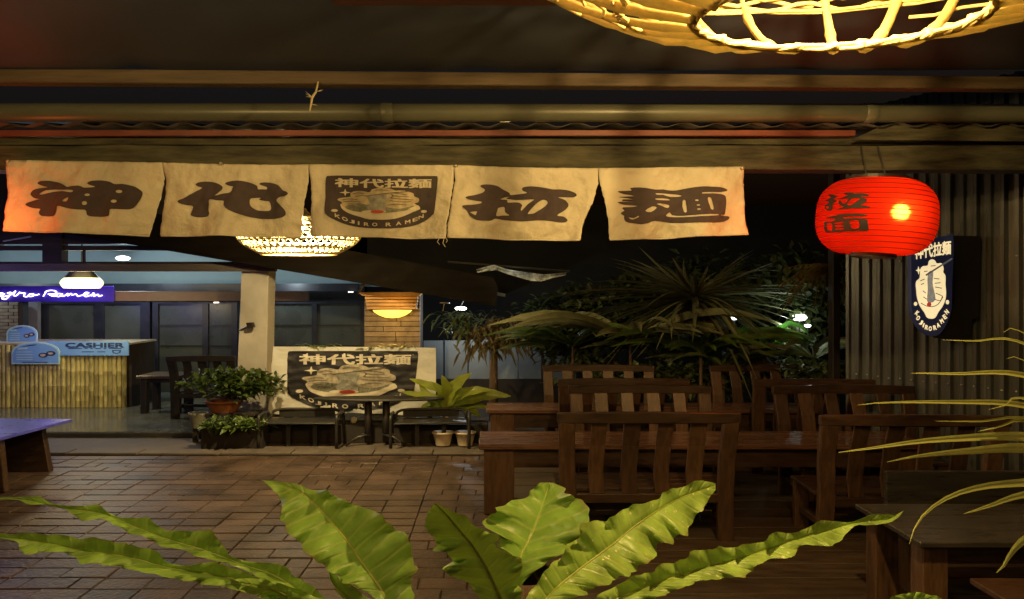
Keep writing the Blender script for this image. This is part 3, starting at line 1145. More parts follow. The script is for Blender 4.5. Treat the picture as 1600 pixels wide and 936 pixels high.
def LM(px, py, off=0.02):
    # land the mark on the front of the paper
    q = P(px, py, LANTERN.y - 0.3)
    for _ in range(40):
        loc = TILT.inverted() @ (q - LANTERN)
        s = max(-0.98, min(0.98, loc.z / RZ))
        r = lan_prof(s)
        u = max(-0.999, min(0.999, loc.x / (RX * r)))
        yy = -RYD * r * math.sqrt(1 - u * u) - off
        q = P(px, py, 0.5 * q.y + 0.5 * (LANTERN + TILT @ Vector((loc.x, yy, loc.z))).y)
    return q


cl = lambda p: tr(p, 11.7, 11.7, 1270, 290)
ch = [[cl([(285, 178), (310, 160), (370, 165), (400, 178), (440, 185), (470, 195), (430, 212), (385, 232), (380, 262), (430, 270), (425, 295), (370, 330), (362, 430), (320, 460), (250, 450), (215, 390), (240, 350), (300, 305), (240, 278), (225, 268), (290, 240), (330, 215)]),
       cl(ell(268, 402, 26, 25, 8))],
      [cl([(555, 148), (600, 130), (680, 122), (760, 142), (880, 140), (980, 155), (1030, 178), (990, 195), (900, 190), (890, 205), (960, 235), (990, 270), (950, 315), (880, 355), (990, 375), (1055, 402), (1020, 418), (900, 412), (760, 415), (620, 425), (480, 438), (425, 428), (480, 412), (570, 390), (500, 360), (470, 310), (480, 275), (520, 285), (545, 325), (590, 328), (640, 260), (655, 238), (560, 240), (480, 242), (540, 215), (640, 180)]),
       cl([(622, 325), (690, 255), (760, 228), (870, 238), (780, 300), (690, 365), (640, 350)])],
      [cl([(215, 600), (330, 565), (460, 535), (620, 518), (800, 515), (950, 525), (1005, 545), (940, 560), (800, 562), (560, 575), (590, 605), (700, 598), (860, 598), (970, 615), (1000, 650), (1018, 740), (1022, 800), (990, 832), (860, 832), (640, 840), (430, 855), (270, 862), (215, 830), (205, 740), (210, 660), (330, 660), (420, 620), (350, 600)]),
       cl([(262, 690), (350, 695), (352, 750), (348, 815), (355, 830), (290, 830), (262, 800)]),
       cl([(690, 645), (835, 638), (838, 780), (710, 782), (695, 720), (660, 650)]), cl([(390, 690), (540, 658), (545, 690), (410, 700)]),
       cl([(410, 720), (520, 712), (558, 748), (480, 760), (410, 752)]), cl([(410, 788), (560, 780), (555, 800), (430, 810)])]]
for loops in ch:
    print_obj('lantern_character', flat_mesh([smooth_loop(l, 2) for l in loops]), lambda x, y: LM(x, y), M_lanternblack, paper, lan.location, 2.0)
bl = MB()
q = LBULB.copy()
bl.lathe([(0.0, -0.05), (0.035, -0.04), (0.055, 0), (0.04, 0.04), (0.02, 0.055), (0.0, 0.06)], q, 14)
bl.build('bulb', M_bulb, lan, smooth=True)


# ================================================================== RATTAN LAMPS
def near_lamp():
    c = Vector((1.38, 2.57, 0.035))
    KX, KY = 1.70, 1.0
    prof = [(0.34, 3.27), (0.48, 3.31), (0.64, 3.40), (0.78, 3.53), (0.89, 3.69), (0.93, 3.85), (0.85, 4.0), (0.55, 4.12), (0.2, 4.18)]
    pp = smooth_path([(a, b, 0) for a, b in prof], 4)

    def S(t, th, dr=0.0):
        f = t * (len(pp) - 1)
        i = min(len(pp) - 2, int(f))
        q = pp[i].lerp(pp[i + 1], f - i)
        r = q.x + dr
        return c + Vector((r * KX * math.cos(th), r * KY * math.sin(th), q.y))
    lp = thing('rattan_lamp', 'large lit rattan basket lamp hanging close at the top right', 'lamp', (1.38, 2.57, 3.247), 0, 'rattan basket lamps')
    # ribs as thick knotted branches
    n = 26
    for k in range(n):
        th = 2 * math.pi * (k + 0.5) / n
        pts, rad = [], []
        ph = rnd.uniform(0, 1)
        for j in range(26):
            t = j / 25
            pts.append(S(t, th + 0.03 * math.sin(3 * t + k * 2.1), -0.01))
            kn = math.exp(-(((t * 5 + ph) % 1 - 0.5) / 0.10) ** 2)
            rad.append((0.022 if t < 0.4 else 0.022 - 0.014 * min(1, (t - 0.4) * 3)) + 0.008 * kn + 0.004 * math.sin(k * 5.0))
        b = MB()
        b.tube(pts, rad, 8)
        b.build('rib', M_cane, lp, smooth=True)
    # rope rims
    for (t0, r0, nm, m_) in ((0.0, 0.012, 'bottom_rim', 4), (0.48, 0.010, 'middle_ring', 2)):
        b = MB()
        for s in range(m_):
            pts = []
            for k in range(145):
                th = 2 * math.pi * k / 144
                tw_ = th * 5 + 3.0 * noise.noise(Vector((th * 3, s * 4, t0))) + s * 2 * math.pi / m_
                am_ = 0.009 + 0.006 * noise.noise(Vector((th * 5, s * 3, 7)))
                p = S(t0, th, am_ * math.cos(tw_))
                p.z += am_ * math.sin(tw_)
                pts.append(p)
            b.tube(pts, [r0 * (0.9 + 0.2 * noise.noise(q * 9)) for q in pts], 6, caps=False)
        b.build(nm, M_cane, lp, smooth=True)
    # zigzag cane weave above the open band
    wv = MB()
    t0s = [0.50 + 0.030 * i for i in range(13)]
    for i, t0 in enumerate(t0s):
        pts = []
        m_ = 120
        for k in range(m_ + 1):
            th = 2 * math.pi * k / m_
            pts.append(S(min(0.97, t0 + 0.020 * math.sin(th * 24 / 1.0 + i * math.pi) + 0.006 * noise.noise(Vector((k * .3, i, 0)))), th, 0.022 * math.sin(th * 12 + i * math.pi)))
        wv.tube(pts, 0.011, 6, caps=False)
    o = wv.build('cane_weave', M_cane, lp, smooth=True)
    o['kind'] = 'stuff'
    # extra canes lying along the sides
    sd = MB()
    for i in range(120):
        th0 = rnd.uniform(0, 2 * math.pi)
        t0 = rnd.uniform(0.14, 0.5)
        if 0.55 < th0 < 2.35 or 4.0 < th0 < 5.4:
            continue
        pts = [S(t0 + 0.012 * math.sin(q * 2.0 + i), th0 + q * 0.09, 0.006) for q in range(7)]
        sd.tube(pts, 0.0085, 6)
    sd.build('side_cane', M_cane, lp, smooth=True)['kind'] = 'stuff'
    MB().tube([Vector((1.38, 2.57, 4.15)), Vector((1.38, 2.57, 4.33))], 0.012, 6).build('cord', M_metal, lp)
    b = MB()
    b.lathe([(0.0, -0.06), (0.04, -0.045), (0.055, 0), (0.04, 0.05), (0.02, 0.09), (0.0, 0.09)], LAMP_NEAR + Vector((0, 0, 0.2)), 12)
    b.build('bulb', M_bulb, lp, smooth=True)


near_lamp()


def far_lamp():
    c = P(467, 397, 7.6)
    lp = thing('rattan_lamp', 'woven rattan lamp glowing just under the curtain between the second and third panels', 'lamp', c, 0, 'rattan basket lamps')
    kx = 0.735
    ky = 0.42
    prof = [(0.60, 0.0), (0.74, 0.05), (0.90, 0.12), (1.0, 0.21), (0.97, 0.28), (0.75, 0.34), (0.45, 0.40), (0.18, 0.47), (0.10, 0.54)]
    pp = smooth_path([(a, b, 0) for a, b in prof], 4)

    def S(t, th):
        f = t * (len(pp) - 1)
        i = min(len(pp) - 2, int(f))
        q = pp[i].lerp(pp[i + 1], f - i)
        return c + Vector((q.x * kx * math.cos(th), q.x * ky * math.sin(th), q.y))
    w = MB()
    n = 44
    for k in range(n):
        th = 2 * math.pi * k / n
        for sg in (1, -1):
            w.tube([S(j / 18, th + sg * j / 18 * 0.9) for j in range(19)], 0.0085, 4, caps=False)
    for t in (0.16, 0.3, 0.42, 0.55, 0.7):
        w.tube([S(t, 2 * math.pi * k / 48) for k in range(49)], 0.010, 4, caps=False)
    o = w.build('woven_shade', M_cane2, lp)
    o['kind'] = 'stuff'
    w = MB()
    w.tube([S(0, 2 * math.pi * k / 48) for k in range(49)], 0.016, 6, caps=False)
    w.build('bottom_rim', M_cane, lp, smooth=True)
    MB().tube([c + Vector((0, 0, 0.54)), c + Vector((0, 0, 1.75))], 0.01, 6).build('cord', M_metal, lp)
    b = MB()
    b.lathe([(0.0, -0.06), (0.045, -0.045), (0.06, 0), (0.045, 0.05), (0.02, 0.09), (0.0, 0.09)], LAMP_FAR + Vector((0.03, -0.05, 0.03)), 12)
    b.build('bulb', M_bulb, lp, smooth=True)


far_lamp()

# ================================================================== CORRUGATED WALL AND WALL SIGN
A0 = Vector((4.62, 7.33, 0))
DW = Vector((0.559, -0.829, 0)).normalized()
NW = Vector((-0.829, -0.559, 0)).normalized()     # towards the room (left, near)
wall = thing('corrugated_wall', 'grey corrugated metal wall closing off the right side', 'wall', A0)


def corr(s):
    i_ = math.floor(s / 0.12)
    a_ = 0.55 + 0.75 * abs(noise.noise(Vector((i_ * 1.37, 2.5, 0)))) * 2
    return a_ * corr0(s)


def corr0(s):
    ph = (s / 0.12) % 1.0
    if ph < 0.30:
        return 0.022
    if ph < 0.45:
        return 0.022 - 0.044 * (ph - 0.30) / 0.15
    if ph < 0.85:
        return -0.022
    return -0.022 + 0.044 * (ph - 0.85) / 0.15


s0 = -0.60
n_sheet = 0
while s0 < 4.6:
    s1 = s0 + 0.84
    b = MB()
    rows = []
    ss = []
    k = s0
    while k < s1 + 1e-6:
        ss += [k, k + 0.036, k + 0.054, k + 0.102]
        k += 0.12
    for z in (0.0, 1.0, 2.0, 3.0, 4.4):
        rows.append([A0 + DW * s + NW * (corr(s) + 0.004 * (n_sheet % 2) + 0.004 * noise.noise(Vector((s * 2, z, 5)))) + Vector((0, 0, z)) for s in ss])
    b.grid(rows)
    o = b.build('wall_sheet', M_zinc, wall)
    s = o.modifiers.new('thick', 'SOLIDIFY')
    s.thickness = 0.002
    s0 = s1
    n_sheet += 1
bm_ = MB().lathe([(0.012, 0.0), (0.012, 0.006), (0.007, 0.010), (0.0, 0.011)], (0, 0, 0), 8).mesh('bolt')
bm_.materials.append(M_bolt)
for i in range(-4, 24):
    s = i * 0.12 + 0.018
    for z in (1.2, 2.55):
        if z > 2 and i % 3:
            continue
        o = link('bolt', bm_, None, wall)
        q = DW * s + NW * (corr(s + 0.001) + 0.006) + Vector((0, 0, z + rnd.uniform(-.006, .006)))
        o.matrix_local = Matrix.Translation(q) @ NW.to_track_quat('Z', 'Y').to_matrix().to_4x4()
# corner post of the wall
o = MB().box(4.16, 4.25, 7.90, 8.02, 0, 4.3).build('timber_post', M_black, bevel=0.006)
tag(o, 'dark timber post at the far end of the corrugated wall', 'post')
# projecting sign
SYD = 6.45
sgn_ = thing('projecting_sign', 'navy emblem sign with rounded bottom on a black box against the corrugated wall', 'sign', P(1460, 450, SYD))
poly = smooth_loop([(1424, 388), (1424.5, 384), (1440, 377), (1460, 372.5), (1486, 367), (1489.5, 368), (1490, 400), (1488, 440), (1487, 480), (1482, 500), (1472, 518), (1462, 525), (1450, 523), (1436, 510), (1428, 495), (1424.5, 478), (1424, 430)], 2)


def SG(px, py, off=0.0):
    # board turned a little: right side nearer the wall
    Yq = SYD + (px - 1424) / 66.0 * 0.10 - off
    return P(px, py, Yq)


b = MB()
fr = b.ring([SG(p.x, p.y) for p in poly])
bk = b.ring([SG(p.x, p.y) + Vector((0.0, 0.06, 0)) for p in poly])
b.bridge(fr, bk)
b.f.append(tuple(fr))
b.f.append(tuple(reversed(bk)))
M_signnavy = mat('sign_navy_face', (0.05, 0.06, 0.15), 0.5, 4, 0.15)
M_signcream = mat('sign_cream_face', (0.85, 0.68, 0.36), 0.5, 6, 0.1)


def backlit(m, s):
    nt = m.node_tree
    bs = nt.nodes['Principled BSDF']
    src = bs.inputs['Base Color'].links[0].from_socket
    nt.links.new(src, bs.inputs['Emission Color'])
    bs.inputs['Emission Strength'].default_value = s


backlit(M_signnavy, 0.10)
backlit(M_signcream, 1.1)
fc = b.build('emblem_board', M_signnavy, sgn_)
LX, LW, LT, LH = 1424.5, 65, 371, 152


def SU(u, v, off):
    top = 384 - 17 * u
    return SG(LX + LW * u, top + (523 - 380) * v + 0, off)


SXU = lambda x: (x - 75) / 335.0
SYU = lambda y: (y - 60) / 800.0


def sg_map(x, y, off):      # crop px of the sign -> photo px
    return SG(1410 + x / 5.2, 360 + y / 5.2, off)


t1 = text_mesh('神代拉麺', (100, 0, 395, 115), 0.026)
print_obj('printed_title', t1, lambda x, y: sg_map(x, 122 + y - (x - 100) * 0.145, 0.004), M_signcream, fc, sgn_.location)
body = smooth_loop([(108, 440), (115, 410), (140, 385), (145, 320), (165, 292), (205, 285), (215, 250), (240, 235), (265, 245), (280, 268), (320, 268), (335, 310), (332, 340), (350, 370), (350, 440), (355, 500), (350, 560), (325, 620), (295, 660), (270, 705), (240, 718), (200, 708), (180, 670), (140, 610), (118, 540), (112, 480)], 3)
print_obj('printed_bowl', flat_mesh([body]), lambda x, y: sg_map(x, y, 0.004), M_signcream, fc, sgn_.location)
M_signred = mat('sign_red_face', (0.6, 0.07, 0.05), 0.5)
backlit(M_signred, 0.5)
M_signgrey = mat('sign_grey_face', (0.42, 0.38, 0.30), 0.5, 30, 0.3)
backlit(M_signgrey, 0.5)
gb = smooth_loop([(205, 345), (250, 335), (245, 420), (255, 480), (270, 560), (230, 590), (200, 575), (205, 480)], 2)
print_obj('printed_noodle_lift', flat_mesh([gb]), lambda x, y: sg_map(x, y, 0.007), M_signgrey, fc, sgn_.location)
M_signline = mat('sign_line', (0.20, 0.18, 0.17), 0.6)
backlit(M_signline, 0.4)
ms = [flat_mesh([stroke([(190, 365), (405, 228)], 7)])]
for ln in [[(150, 590), (190, 612), (240, 620), (290, 600), (330, 540)], [(165, 490), (190, 510)], [(170, 540), (200, 560)], [(270, 510), (320, 530)], [(260, 560), (310, 570), (325, 530)],
           [(150, 440), (175, 430)], [(145, 410), (180, 395)], [(255, 390), (300, 395)], [(262, 430), (310, 425)], [(265, 460), (320, 470)], [(230, 290), (270, 285)], [(175, 335), (205, 330)]]:
    ms.append(flat_mesh([stroke(smooth_path([(*p, 0) for p in ln], 2), 3.4)]))
print_obj('printed_lines', join_meshes(ms), lambda x, y: sg_map(x, y, 0.010), M_signline, fc, sgn_.location)
print_obj('printed_red_spot', flat_mesh([ell(217, 602, 19, 20)]), lambda x, y: sg_map(x, y, 0.012), M_signred, fc, sgn_.location)
MS = lambda x, y: sg_map(x, y, 0.004)
ms = [flat_mesh([ell(107, 597, 14, 16)]), flat_mesh([ell(366, 583, 14, 18)]),
      flat_mesh([[(107, 325), (124, 318), (130, 290), (138, 318), (158, 322), (138, 332), (132, 360), (124, 332)]])]
for chh, x, y, a in (('K', 120, 672, .9), ('O', 128, 712, .8), ('J', 152, 748, .6), ('I', 172, 770, .45), ('R', 196, 788, .3), ('O', 226, 798, .1), ('R', 264, 790, -.25), ('A', 292, 770, -.45), ('M', 320, 738, -.7), ('E', 344, 702, -.85), ('N', 360, 662, -1.0)):
    me = text_mesh(chh, (-13 if chh != 'I' else -5, -19, 13 if chh != 'I' else 5, 19), 0.05)
    ca, sa = math.cos(a * 0.7), math.sin(a * 0.7)
    for v in me.vertices:
        lx, ly = v.co.x, -v.co.y
        v.co = (x + lx * ca - ly * sa, -(y + lx * sa + ly * ca), v.co.z)
    ms.append(me)
for m_ in ms:
    print_obj('printed_letter' if len(m_.vertices) > 16 else 'printed_mark', m_, MS, M_signcream, fc, sgn_.location)
b = MB()
bp_ = [(1490, 368), (1533, 369), (1531, 440), (1530, 494), (1519, 500), (1517, 531), (1478, 530), (1470, 520), (1486, 480)]
fr = b.ring([P(x, y, SYD + 0.13) for x, y in bp_])
bk = b.ring([P(x, y, SYD + 0.13) + Vector((0.02, 0.22, 0)) for x, y in bp_])
b.bridge(fr, bk)
b.f.append(tuple(fr))
b.f.append(tuple(reversed(bk)))
b.build('black_box', mat('black_sign_box', (0.008, 0.007, 0.006), 0.6), sgn_)


# ================================================================== CHAIRS AND TABLES
def sec_post(b, pts, w, d):
    prev = None
    for (x, y, z) in pts:
        rg = b.ring([(x - w / 2, y - d / 2, z), (x + w / 2, y - d / 2, z), (x + w / 2, y + d / 2, z), (x - w / 2, y + d / 2, z)])
        if prev:
            b.bridge(prev, rg)
        else:
            b.f.append(tuple(reversed(rg)))
        prev = rg
    b.f.append(tuple(prev))
    return b


def make_chair(label, group, loc, rz, mw, mv, W=1.56, nsl=4, ht=1.15, name='dining_chair'):
    t = thing(name, label, 'chair', (0, 0, 0), 0, group)
    hw = W / 2
    for sx in (-1, 1):
        b = sec_post(MB(), [(sx * (hw - 0.08), 0.03, 0), (sx * (hw - 0.09), 0.0, 0.42), (sx * (hw - 0.08), -0.02, 0.75), (sx * (hw - 0.07), -0.09, ht - 0.08)], 0.14, 0.06)
        b.build('back_post', mv, t, bevel=0.008)
    b = MB()
    prev = None
    for i in range(13):
        u = -1 + 2 * i / 12
        x = u * (hw + 0.012)
        zt = ht + 0.012 * (1 - u * u)
        yb = -0.095 - 0.02 * (1 - u * u)
        rg = b.ring([(x, yb - 0.026, ht - 0.088), (x, yb + 0.026, ht - 0.088), (x, yb + 0.026, zt), (x, yb - 0.026, zt)])
        if prev:
            b.bridge(prev, rg)
        else:
            b.f.append(tuple(reversed(rg)))
        prev = rg
    b.f.append(tuple(prev))
    b.build('top_rail', mw, t, bevel=0.008)
    for k in range(nsl):
        x = (-1 + 2 * (k + 1) / (nsl + 1)) * (hw - 0.06)
        b = sec_post(MB(), [(x, 0.0, 0.425), (x - 0.015, 0.005, 0.6), (x, -0.02, 0.85), (x + 0.006, -0.09, ht - 0.075)], 0.145 if k % 2 else 0.135, 0.022)
        b.build('slat', mv, t, bevel=0.004)
    MB().box(-hw + 0.155, hw - 0.155, -0.022, 0.022, 0.345, 0.425).build('lower_rail', mw, t, bevel=0.006)
    for k in range(4):
        y0 = 0.04 + k * 0.125
        MB().box(-hw + 0.01, hw - 0.01, y0, y0 + 0.118, 0.428, 0.46).build('seat_plank', mw, t, bevel=0.005)
    for sx in (-1, 1):
        MB().box(sx * (hw - 0.09) - 0.065, sx * (hw - 0.09) + 0.065, 0.46, 0.52, 0, 0.427).build('front_leg', mv, t, bevel=0.006)
        MB().box(sx * (hw - 0.09) - 0.03, sx * (hw - 0.09) + 0.03, 0.06, 0.46, 0.14, 0.20).build('side_stretcher', mw, t, bevel=0.005)
    MB().box(-hw + 0.12, hw - 0.12, 0.24, 0.28, 0.15, 0.195).build('cross_stretcher', mw, t, bevel=0.005)
    t.location = loc
    t.rotation_euler = (0, 0, rz)
    return t


GC = 'slatted wooden dining chairs around the two long tables'
W_ = 1.56
ch0 = make_chair('nearest slat back chair, back to the viewer, behind the fern leaves in the middle', GC, ((870 + 1150) / 2 / F * 5.62 - CX / F * 5.62, 5.62, 0), 0, M_wood, M_woodv)
px_x = lambda px, Y: (px - CX) / F * Y
dup(ch0, (px_x(1418, 5.5), 5.5, 0), R(-1.5), 'slat back chair with its back to the viewer behind the palm blades at right')
dup(ch0, (px_x(1003, 7.0), 7.0, 0), R(180), 'slat back chair facing the viewer across the front table, top rail catching light')
dup(ch0, (px_x(1325, 6.98), 6.98, 0), R(181), 'slat back chair facing the viewer across the front table, nearer the corrugated wall')
dup(ch0, (px_x(972, 7.75), 7.75, 0), R(0.6), 'slat back chair tucked at the near side of the back table, left one')
dup(ch0, (px_x(1275, 7.7), 7.7, 0), R(-1), 'slat back chair tucked at the near side of the back table, right one')
dup(ch0, (px_x(936, 8.95), 8.95, 0), R(179), 'farthest slat back chair beyond the back table, left one in front of the plants')
dup(ch0, (px_x(1200, 8.95), 8.95, 0), R(181), 'farthest slat back chair beyond the back table, right one below the big leaf')


def make_table(name, label, x0, x1, y0, y1, zt, group=None, mt=None, legw=0.30, apz=0.42, npl=4, ov=0.05, slab=0.05):
    t = thing(name, label, 'table', ((x0 + x1) / 2, (y0 + y1) / 2, 0), 0, group)
    w = (y1 - y0) / npl
    for k in range(npl):
        MB().box(x0 + rnd.uniform(-.004, .004), x1, y0 + k * w + 0.002, y0 + (k + 1) * w - 0.002, zt - slab, zt + rnd.uniform(-.001, .001)).build('tabletop_plank', mt or M_woodgloss, t, bevel=0.006)
    zt2 = zt - slab - 0.002
    for (ya, yb) in ((y0 + ov, y0 + ov + 0.04), (y1 - ov - 0.04, y1 - ov)):
        MB().box(x0 + ov + legw * 0.6, x1 - ov - legw * 0.6, ya + 0.012, yb + 0.012, apz, zt2).build('apron', M_wood, t, bevel=0.004)
    for xx in (x0 + ov, x1 - ov - legw):
        for (ya, yb) in ((y0 + ov, y0 + ov + 0.12), (y1 - ov - 0.12, y1 - ov)):
            MB().box(xx, xx + legw, ya, yb, 0, zt2).build('leg', M_woodv, t, bevel=0.008)
        MB().box(xx + 0.08, xx + legw - 0.08, y0 + ov + 0.125, y1 - ov - 0.125, apz + 0.05, zt2).build('end_apron', M_wood, t, bevel=0.004)
    return t


make_table('dining_table', 'long dark varnished table in front, its left end beside the brick paving', -0.17, 4.25, 6.25, 6.86, 0.70, 'long dining tables', apz=0.46)
make_table('dining_table', 'long dark varnished table behind the first one, nearer the plants', -0.12, 4.0, 8.10, 8.62, 0.70, 'long dining tables', apz=0.46)
# near table at the lower right
nt_ = make_table('side_table', 'grey lacquered low table with a bright worn edge at the lower right', 2.53, 5.2, 3.82, 4.52, 0.70, mt=M_greywood, legw=0.16, apz=0.56, npl=3, slab=0.035)
# solid bench behind it
be = thing('wooden_bench', 'dark solid backed bench standing behind the grey table at lower right', 'bench', (4.0, 4.85, 0))
MB().box(2.93, 5.3, 4.80, 4.845, 0.50, 0.845).build('backrest', M_greywood, be, bevel=0.006)
MB().box(2.93, 5.3, 4.55, 4.79, 0.40, 0.44).build('seat', M_wood, be, bevel=0.006)
for xx in (3.0, 5.1):
    MB().box(xx, xx + 0.12, 4.60, 4.80, 0, 0.398).build('leg', M_woodv, be, bevel=0.006)
# low stool under the right edge
st = thing('low_stool', 'low brown stool at the very bottom right corner under the grey table', 'stool', (3.25, 3.6, 0))
MB().box(2.75, 3.9, 3.35, 3.72, 0.50, 0.535).build('seat', M_wood, st, bevel=0.006)
for xx in (2.85, 3.7):
    for yy in (3.4, 3.64):
        MB().box(xx, xx + 0.1, yy, yy + 0.05, 0, 0.499).build('leg', M_woodv, st)
# low table at left, neon glow put into its top colour
vt = thing('neon_tinted_table', 'low table at left edge with blue neon glow coloured into its top', 'table', (-6.2, 7.4, 0))
b = MB()
tp_ = [(-5.36, 6.75), (-5.24, 7.92), (-8.2, 7.98), (-8.2, 6.75)]
lo = b.ring([(x, y, 0.585) for x, y in tp_])
hi = b.ring([(x, y, 0.62) for x, y in tp_])
b.bridge(lo, hi)
b.f += [tuple(hi), tuple(reversed(lo))]
b.build('tabletop', M_neontop, vt, bevel=0.006)
MB().prism([(-8.0, 0), (-5.43, 0), (-5.52, 0.5), (-5.50, 0.583), (-8.0, 0.583)], 7.78, 7.86).build('end_board', M_wood, vt, bevel=0.006)
MB().prism([(-5.65, 0), (-5.36, 0), (-5.42, 0.583), (-5.65, 0.583)], 6.98, 7.06).build('leg', M_wood, vt, bevel=0.006)
MB().box(-8.0, -7.7, 6.98, 7.06, 0, 0.583).build('leg', M_wood, vt, bevel=0.006)

# ================================================================== RESTAURANT AT LEFT
rb = thing('restaurant_building', 'restaurant front with dark glazed wall, pale inner wall and sloping dark roof', 'building', (-8, 12, 0))
MB().prism([(-16, 2.3), (-1.8, 2.3), (-1.8, 2.33), (-4.0, 2.72), (-16, 4.85)], 14.5, 14.6).build('pale_inner_wall', M_pale, rb)
MB().box(-16, -6.6, 10.0, 14.7, 4.9, 5.0).build('roof_deck', M_darkfascia, rb)
Yf = 10.3
pz = lambda py, Y: P(0, py, Y).z
MB().box(-16, px_x(430, Yf), Yf, Yf + 0.10, pz(424, Yf), pz(412, Yf)).build('lower_beam', mat('grey_brown_beam', (0.12, 0.10, 0.085), 0.6, 4, .3, stretch=(.4, 3, 3)), rb, bevel=0.005)
MB().box(-16, px_x(400, Yf), Yf - 0.02, Yf + 0.12, pz(411.6, Yf), pz(409, Yf)).build('sill_beam', M_darkfascia, rb)
MB().box(-16, px_x(300, Yf), Yf, Yf + 0.1, pz(391, Yf), pz(384, Yf)).build('upper_beam', M_darkfascia, rb)
MB().box(-16, px_x(300, Yf), Yf, Yf + 0.1, pz(381, Yf), pz(215, Yf)).build('gable_board', M_darkfascia, rb)
MB().box(px_x(68, Yf), px_x(98, Yf), Yf - 0.03, Yf + 0.13, pz(409, Yf), pz(360, Yf)).build('clerestory_post', M_darkfascia, rb)
MB().box(px_x(128, Yf), px_x(131, Yf), Yf + 0.02, Yf + 0.05, pz(409, Yf), pz(391, Yf)).build('clerestory_bar', M_darkfascia, rb)
MB().box(px_x(-100, Yf), px_x(-3, Yf), Yf - 0.03, Yf + 0.13, pz(391, Yf), pz(360, Yf)).build('clerestory_post', M_darkfascia, rb)
# sloping eave board
Ye = 9.9
ln = lambda px: 391 + 0.18 * (px - 245)
e_ = [(60, ln(60)), (775, ln(775) - 8), (778, ln(775) - 38), (770, ln(770) - 52), (400, ln(400) - 55), (60, ln(60) - 60)]
MB().prism([(P(x, y, Ye).x, P(x, y, Ye).z) for x, y in e_], Ye, Ye + 0.12).build('eave_board', mat('dark_brown_eave', (0.008, 0.006, 0.004), 0.8, 4, .5, .3, 20, stretch=(.4, 3, 3), spec=0.08), rb)
b = MB()
pa, pb = P(60, ln(60) - 30, Ye), P(790, ln(790) - 30, Ye)
b.grid([[pa + Vector((0, 0.12, 0)), pb + Vector((0, 0.12, 0))], [pa + Vector((0, 5.2, 0.0)), pb + Vector((0, 5.2, 0.0))]])
o = b.build('roof_slope', M_roof, rb)
o.modifiers.new('thick', 'SOLIDIFY').thickness = 0.05
# brown beam carrying the neon
Yn = 12.5
MB().box(-16, px_x(480, Yn), Yn, Yn + 0.15, pz(470.5, Yn), pz(455, Yn)).build('brown_beam', M_brownbeam, rb, bevel=0.006)
MB().box(-16, px_x(560, 13.6), 13.6, 13.7, pz(455, 13.6), pz(443, 13.6)).build('dark_lintel', M_frame, rb)
MB().box(-16, px_x(570, 14.45), 14.36, 14.46, 0.07, pz(443.5, 14.4)).build('back_wall', mat('dim_back_wall', (0.05, 0.05, 0.05), 0.7), rb)
for px in (327, 366, 420, 548):
    MB().lathe([(0.0, 0.0), (0.055, 0.0), (0.055, 0.02), (0.0, 0.02)], P(px, 455.5, 13.5) + Vector((0, 0, -0.02)), 10).build('downlight', M_spot, rb)
MB().lathe([(0.0, 0.0), (0.05, 0.0), (0.05, 0.02), (0.0, 0.02)], P(338, 473.5, 12.55) + Vector((0, 0, 0)), 10).build('downlight', M_spot, rb)
# cream column
Yc = 10.5
b = MB()
sec = [(pz(600, Yc) - 0.65, 368, 421), (pz(585, Yc), 370, 416.5), (pz(480, Yc), 375, 418), (pz(420, Yc), 377, 420), (pz(405, Yc), 377.5, 420)]
prev = None
for z, a, c in sec:
    rg = b.ring([(px_x(a, Yc), Yc, z), (px_x(c, Yc), Yc, z), (px_x(c, Yc), Yc + 0.35, z), (px_x(a, Yc), Yc + 0.35, z)])
    if prev:
        b.bridge(prev, rg)
    prev = rg
b.build('column', M_cream, rb, bevel=0.01)


# window and door frames with panes
def window(px0, px1, py0, py1, Y, vs, hs, name='window', fw=5.0, pm=M_pane):
    x0, x1 = px_x(px0, Y), px_x(px1, Y)
    z0, z1 = pz(py1, Y), pz(py0, Y)
    f = MB()
    w = fw / F * Y
    hh = 2.5 / F * Y
    f.box(x0, x0 + w, Y - 0.05, Y + 0.05, z0, z1)
    f.box(x1 - w, x1, Y - 0.05, Y + 0.05, z0, z1)
    f.box(x0 + w, x1 - w, Y - 0.049, Y + 0.049, z0, z0 + hh)
    f.box(x0 + w, x1 - w, Y - 0.049, Y + 0.049, z1 - hh, z1)
    vx = [x0 + w] + [px_x(v, Y) for v in vs] + [x1 - w]
    hz = [z1 - hh] + [pz(h, Y) for h in hs] + [z0 + hh]
    for v in vx[1:-1]:
        f.box(v - w * 0.5, v + w * 0.5, Y - 0.045, Y + 0.045, z0 + hh, z1 - hh)
    for h in hz[1:-1]:
        f.box(x0 + w, x1 - w, Y - 0.03, Y + 0.03, h - 0.012, h + 0.012)
    fo = f.build(name, M_frame, rb)
    for a, c in zip(vx, vx[1:]):
        for u, v in zip(hz, hz[1:]):
            MB().box(a + 0.002, c - 0.002, Y - 0.004, Y + 0.004, v + 0.002, u - 0.002).build('pane', pm, fo, org=rb.location)


Yw = 13.4
window(62, 236, 472, 640, Yw, [157], [532], 'glazed_door', 15)
window(240, 372, 472, 625, Yw, [322], [508, 540], 'window', 9)
window(416, 572, 472, 625, Yw, [492], [508, 540], 'window', 8)
MB().box(px_x(50, 13.3), px_x(64, 13.3), 13.2, 13.3, 0.08, pz(471, 13.3)).build('door_post', M_greyframe, rb)
